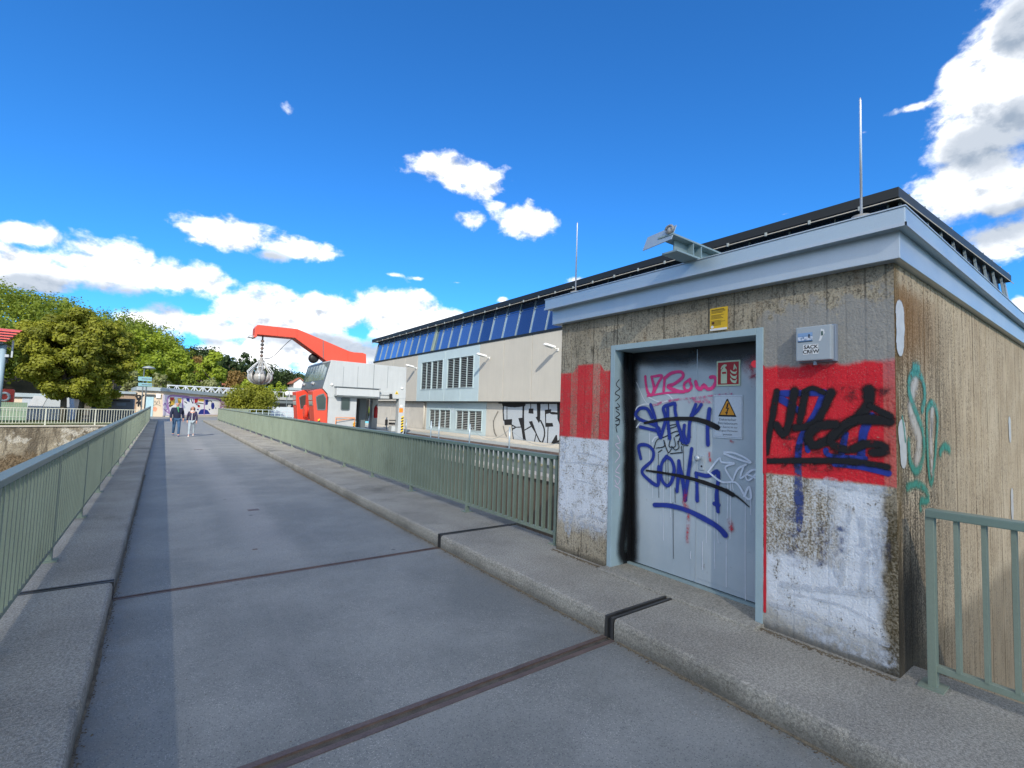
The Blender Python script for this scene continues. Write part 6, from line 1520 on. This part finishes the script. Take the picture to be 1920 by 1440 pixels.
big_tree(185, 147, 592, 108, 252, 772, TA+1.6, 'broad olive green tree right of its twin, near the signpost', 4, 42000, LEAF_OLIVE)
G_ = 'single trees between the kiosk and the wooded hill'
tree(222, 600, 78, 108, LEAF_OLIVE, 'tall lime green tree partly hidden by the broad trees', G_, seed=21, n=5200)
tree(268, 608, 84, 112, LEAF_LIME, 'tall lime green tree above the blue direction boards', G_, seed=22, n=5600)
tree(308, 622, 74, 116, LEAF_LIME, 'lime green tree right of the direction boards, below the ridge', G_, seed=23, n=5200)
tree(336, 652, 62, 104, LEAF_LIME, 'bright lime tree above the left part of the truss', G_, seed=24, n=4600)
tree(285, 660, 60, 98, LEAF_LIME, 'lower bright green tree just behind the kiosk roof', G_, seed=25, n=4200)
tree(402, 661, 50, 100, LEAF_LIME, 'round yellow green tree standing before the dark conifers', G_, seed=26, n=4200)
tree(370, 668, 34, 110, LEAF_RUSSET, 'slim russet tree between two lime green trees', G_, seed=27, n=2400)
tree(246, 685, 26, 90, LEAF_GREY, 'small greyish willow left of the direction boards', G_, seed=28, n=2200, leaf=.3)
tree(303, 698, 34, 90, LEAF_GREY, 'small greyish willow right of the direction boards', G_, seed=29, n=2400, leaf=.3)
tree(358, 702, 36, 92, LEAF_MID, 'small dark green tree above the middle of the truss', G_, seed=30, n=2200, leaf=.3)
tree(392, 704, 36, 93, LEAF_GREY, 'small dull green tree above the right part of the truss', G_, seed=31, n=2000, leaf=.3)
tree(474, 703, 40, 95, LEAF_LIME, 'light green tree directly under the grab', G_, seed=32, n=2600, leaf=.32)
tree(507, 722, 26, 120, LEAF_LIME, 'yellow green bush like tree behind the portal frame', G_, seed=33, n=1600, leaf=.35)
tree(528, 716, 28, 122, LEAF_LIME, 'yellow green tree left of the white globe lamp', G_, seed=34, n=1600, leaf=.35)
tree(448, 694, 46, 135, LEAF_RUSSET, 'broad russet green hedge tree behind the red roofed house', G_, seed=35, n=2600, leaf=.45)
Gd = 'dark conifers behind the grab'
for i, (px, top, w, lb) in enumerate(((418, 662, 22, 'leftmost dark conifer, beside the round yellow green tree'), (432, 655, 26, 'tall dark conifer left of the grab'), (449, 668, 22, 'shorter dark conifer between two taller ones'), (462, 660, 28, 'tall dark conifer right behind the grab'), (478, 668, 24, 'dark conifer hidden by the grab'))):
    tree(px, top, w, 140+3*i, LEAF_DARK, lb, Gd, seed=40+i, n=2600, leaf=.5, kind='conifer', crown_frac=.92, conifer=False, lob=30)
tree(474, 716, 92, 68, LEAF_OLIVE, 'big round green bush at the right end of the mural', None, seed=50, n=16000, leaf=.20, kind='bush', crown_frac=1.0, lob=60, trunk_r=.1)
# hedge seen between crane legs, low plants
tree(684, 748, 40, 62, LEAF_LIME, 'light green hedge seen through the crane gateway', None, seed=51, n=5000, leaf=.22, kind='bush', crown_frac=1., lob=30, trunk_r=.1)
tree(735, 752, 60, 60, LEAF_LIME, 'light green shrub behind the crane seat', None, seed=52, n=4000, leaf=.22, kind='bush', crown_frac=1., lob=30, trunk_r=.1)
# grass blades along the wall top
gv = MB(); q = random.Random(9)
for _ in range(5200):
    x = q.uniform(-10.5, -1.3); p = Pw(x)+Vector((0, q.uniform(.35, 3.5), 0)); a = q.uniform(0, PI); h = q.uniform(.05, .20); d = Vector((math.cos(a), math.sin(a), 0))*.02; l = Vector((q.uniform(-.05, .05), q.uniform(-.05, .05), h))
    gv.v += [tuple(p-d), tuple(p+d), tuple(p+l)]; k = len(gv.v); gv.f.append((k-3, k-2, k-1))
o = gv.build('grass', foliage('grass_blades', (.05, .08, .012), (.17, .19, .035), .3)); o['kind'] = 'stuff'

# grit, dust and moss along the kerbs and the foot of the booth
gr = MB(); q = random.Random(21)
def stone(x, y, z, r):
    a = q.uniform(0, PI); c, s_ = math.cos(a)*r, math.sin(a)*r; k = len(gr.v)
    gr.v += [(x+c, y+s_, z), (x-s_, y+c, z), (x-c, y-s_, z), (x+s_, y-c, z), (x+q.uniform(-r, r)*.3, y, z+r*q.uniform(.4, .9))]
    gr.f += [(k, k+1, k+4), (k+1, k+2, k+4), (k+2, k+3, k+4), (k+3, k, k+4)]
for _ in range(2600):
    y = q.uniform(-.5, 14); stone(2.94-abs(q.gauss(0, .022))-.002, y, .001, q.uniform(.003, .008))
for _ in range(1200): stone(-.25+abs(q.gauss(0, .02))+.002, q.uniform(1.5, 14), .001, q.uniform(.003, .008))
for _ in range(900): stone(3.80-abs(q.gauss(0, .025)), q.choice((q.uniform(1.0, 1.85), q.uniform(3.45, 4.25))), .161, q.uniform(.003, .010))
for _ in range(500): stone(q.uniform(-.2, 2.9), q.uniform(.6, 9), .001, q.uniform(.002, .0045))
o = gr.build('grit', pbr('grit_brown', (.13, .105, .07), .95, 0, .6, 30, .4, 200)); o['kind'] = 'stuff'
ms = MB()
for x0, sgn, ya, yb_ in ((2.94, -1, .9, 14.), (-.25, 1, 1.5, 14.)):
    n_ = 260; ys_ = [ya+(yb_-ya)*i/n_ for i in range(n_+1)]
    w_ = [.010+.022*max(0, mnoise.noise((y*2.3, x0, 0)))+.012*abs(mnoise.noise((y*11, x0, 3))) for y in ys_]
    for i in range(n_):
        if abs(ys_[i]-JY1) < .09 or abs(ys_[i]-JY2) < .11: continue
        ms.quad((x0, ys_[i], .012), (x0, ys_[i+1], .012), (x0+sgn*w_[i+1], ys_[i+1], .003), (x0+sgn*w_[i], ys_[i], .003))
o = ms.build('gutter_dirt', pbr('gutter_dirt', (.15, .125, .085), .95, 0, .6, 14, .5, 120, .6, 120)); o['kind'] = 'stuff'

# ================================================================== PEOPLE
def skin(name, verts, edges, radii, mat, parent, base, sub=2, root=0):
    me = bpy.data.meshes.new(name); me.from_pydata([tuple(Vector(v)) for v in verts], edges, []); o = bpy.data.objects.new(name, me); COL.objects.link(o); WORLD[o.name] = tuple(base)
    o.parent = parent; o.modifiers.new('skin', 'SKIN'); 
    for i, r in enumerate(radii): me.skin_vertices[0].data[i].radius = (r, r) if not isinstance(r, tuple) else r; me.skin_vertices[0].data[i].use_root = (i == root)
    s_ = o.modifiers.new('smooth', 'SUBSURF'); s_.levels = sub; s_.render_levels = sub; me.materials.append(mat)
    for p_ in me.polygons: p_.use_smooth = True
    return o
def chain(pts, start, V, E, R):          # append a chain of (point, radius) hanging from vertex 'start'
    for p, r in pts: V.append(p); R.append(r); E.append((start, len(V)-1)); start = len(V)-1
    return start
def person(x, y, h, yaw, label, coat, trousers, shoe, hair, step, woman):
    k = h/1.75; e = empty('person', (x, y, 0), label, 'person')
    sw = .165 if woman else .20
    s = 1 if step else -1
    hip, sho = .09, sw
    ank = {1: (.09, -.18*s, .09 if s > 0 else .13), -1: (-.09, .20*s, .13 if s > 0 else .09)}
    knee = {1: (.095, -.16*s-.03, .50), -1: (-.095, .06*s-.05, .50)}
    elb = {1: (sho+.06, .08*s, 1.12), -1: (-sho-.06, -.06*s, 1.12)}
    wri = {1: (sho+.07, .02*s-.08, .88), -1: (-sho-.07, -.16*s-.06, .90)}
    V = [(0, 0, .95)]; R = [.09]; E = []
    ch = chain([((0, 0, 1.15), .085), ((0, .01, 1.36), (.11, .08))], 0, V, E, R)
    nk = chain([((0, .01, 1.48), .055), ((0, -.005, 1.55), .055), ((0, -.02, 1.62), .085), ((0, -.015, 1.70), .082)], ch, V, E, R)
    for q_ in (1, -1):
        sh_ = chain([((q_*sho, .01, 1.39), .045), (elb[q_], .04), (wri[q_], .03), (tuple(Vector(wri[q_])+Vector((0, -.02, -.06))), .036)], ch, V, E, R)
        for f_ in range(4):
            b_ = Vector(wri[q_])+Vector((q_*.0, -.045+.02*f_, -.11)); chain([(tuple(b_), .011), (tuple(b_+Vector((-q_*.012, -.01, -.04-.006*(f_ in (1, 2))))), .009)], sh_, V, E, R)
        chain([(tuple(Vector(wri[q_])+Vector((-q_*.02, -.06, -.07))), .012), (tuple(Vector(wri[q_])+Vector((-q_*.03, -.075, -.11))), .010)], sh_, V, E, R)
        chain([((q_*hip, 0, .90), .07), (knee[q_], .045), (ank[q_], .04), (tuple(Vector(ank[q_])+Vector((0, -.12, -.05))), .035)], 0, V, E, R)
    sc = lambda L: [Vector(v)*k for v in L]; rs = lambda L: [tuple(a*k for a in r) if isinstance(r, tuple) else r*k for r in L]
    skin('body', sc(V), E, rs(R), SKIN, e, (0, 0, 0))
    # coat
    V = [(0, 0, 1.15)]; R = [(.175, .13) if not woman else (.145, .115)]; E = []
    chain([((0, 0, .98), R[0]), ((0, 0, .84 if not woman else .90), R[0])], 0, V, E, R)
    ch = chain([((0, .01, 1.34), (.19, .135) if not woman else (.155, .12)), ((0, .015, 1.46), .085)], 0, V, E, R)-1
    for q_ in (1, -1): chain([((q_*sho, .01, 1.39), .085 if not woman else .07), (elb[q_], .068 if not woman else .056), (tuple(Vector(wri[q_])+Vector((0, 0, .02))), .052 if not woman else .044)], ch, V, E, R)
    skin('jacket', sc(V), E, rs(R), coat, e, (0, 0, 0))
    V = [(0, 0, .93)]; R = [(.145, .115)]; E = []
    for q_ in (1, -1): chain([((q_*hip, 0, .86), .10), (knee[q_], .07 if not woman else .062), (tuple(Vector(ank[q_])+Vector((0, 0, .0))), .058 if not woman else .048)], 0, V, E, R)
    skin('trousers', sc(V), E, rs(R), trousers, e, (0, 0, 0))
    for q_ in (1, -1):
        a_ = Vector(ank[q_]); V = [a_+Vector((0, .05, -.045)), a_+Vector((0, -.07, -.05)), a_+Vector((0, -.17, -.062))]
        skin('shoe', sc(V), [(0, 1), (1, 2)], rs([(.045, .045), (.046, .04), (.04, .026)]), shoe, e, (0, 0, 0))
    # face
    hd = Vector((0, -.02, 1.645))*k
    m = MB(); m.lathe((0, 0, 0), [(.001, 0), (.012*k, .008*k), (.010*k, .03*k), (.001, .045*k)], 6)
    m.v = [tuple(Vector(v)+Vector((0, -.098*k, 1.625*k))) for v in m.v]; nz_ = m.build('nose', SKIN, None, smooth=True); nz_.parent = e
    for q_ in (1, -1):
        m = MB(); m.obox((q_*.032*k, -.088*k, 1.668*k), (.012*k, 0, 0), (0, .006*k, 0), (0, 0, .006*k)); o = m.build('eye', BLK); o.parent = e
        m = MB(); m.obox((q_*.085*k, .0, 1.645*k), (.008*k, 0, 0), (0, .016*k, 0), (0, 0, .028*k)); o = m.build('ear', SKIN, bevel=.004); o.parent = e
    m = MB(); m.obox((0, -.092*k, 1.60*k), (.022*k, 0, 0), (0, .005*k, 0), (0, 0, .005*k)); o = m.build('mouth', pbr('lip', (.36, .12, .10), .5) if 'lip' not in MATS else MATS['lip']); o.parent = e
    if hair:
        V = [(0, .02, 1.72), (0, .06, 1.66), (0, .085, 1.56), (0, .08, 1.44)]; skin('hair', sc(V+[(.075, .02, 1.60), (.09, .03, 1.46), (-.075, .02, 1.60), (-.09, .03, 1.46)]), [(0, 1), (1, 2), (2, 3), (1, 4), (4, 5), (1, 6), (6, 7)], rs([(.095, .09), .085, .075, .05, .045, .035, .045, .035]), HAIRB, e, (0, 0, 0))
    else:
        V = [(.05, .055, 1.64), (0, .075, 1.63), (-.05, .055, 1.64)]; skin('hair', sc(V), [(0, 1), (1, 2)], rs([.04, .045, .04]), HAIRB, e, (0, 0, 0), 1, 1)
    if woman:
        m = MB(); m.box(-.012*k, .012*k, -.142*k, -.128*k, .92*k, 1.36*k); o = m.build('zip', FLEECE); o.parent = e
        skin('collar', sc([(.075, -.02, 1.46), (0, -.08, 1.44), (-.075, -.02, 1.46), (0, .06, 1.49)]), [(0, 1), (1, 2), (2, 3), (3, 0)], rs([.035, .035, .035, .035]), FLEECE, e, (0, 0, 0), 1)
    else:
        skin('scarf', sc([(.07, -.03, 1.49), (.01, -.085, 1.46), (-.06, -.04, 1.49), (.02, -.135, 1.32), (.05, -.14, 1.22)]), [(0, 1), (1, 2), (1, 3), (3, 4)], rs([.025, .03, .025, .028, .022]), SCARF, e, (0, 0, 0), 1, 1)
    e.rotation_euler = (0, 0, yaw); return e
person(.60, 28.75, 1.70, math.radians(6), 'bald man in a dark navy jacket, green scarf and blue jeans walking towards the viewer', NAVY, JEANS, SHOEB, False, True, False)
person(1.22, 28.45, 1.52, math.radians(-8), 'woman with brown hair in a navy jacket and pale jeans walking beside the man', PLUM, LJEANS, SHOEW, True, False, True)

# ================================================================== unseen cloud mesh added to shade the near end of the bridge (above and behind the viewer)
def shade_cloud_mat():
    m, t, b, o_ = material('shade_cloud_mat'); b.inputs['Base Color'].default_value = (.85, .85, .86, 1); b.inputs['Roughness'].default_value = 1
    t.l.new(t.new('ShaderNodeMixShader', {0: .33, 1: t.new('ShaderNodeBsdfTransparent'), 2: b.outputs[0]}), o_.inputs[0]); return m
cd = 430.; gc = Vector((-9, -30, 0))
cpos = gc+SUN*cd
m = bmesh.new(); q = random.Random(4)
ax = SUN.cross(Vector((0, 0, 1))).normalized(); ay = SUN.cross(ax)
for i in range(26):
    a, r = q.uniform(0, 2*PI), 24*math.sqrt(q.random()); c = cpos+ax*math.cos(a)*r+ay*math.sin(a)*r*.95+SUN*q.uniform(-8, 8)
    rr = q.uniform(6, 11); b_ = bmesh.ops.create_icosphere(m, subdivisions=3, radius=rr)
    for v in b_['verts']: v.co += v.co.normalized()*mnoise.noise(v.co*.25+Vector((i, 0, 0)))*2.0; v.co += c-cpos
me = bpy.data.meshes.new('shade_cloud'); m.to_mesh(me); m.free(); me.polygons.foreach_set('use_smooth', [True]*len(me.polygons))
o = bpy.data.objects.new('shade_cloud', me); COL.objects.link(o); o.location = cpos; me.materials.append(shade_cloud_mat()); o['kind'] = 'structure'
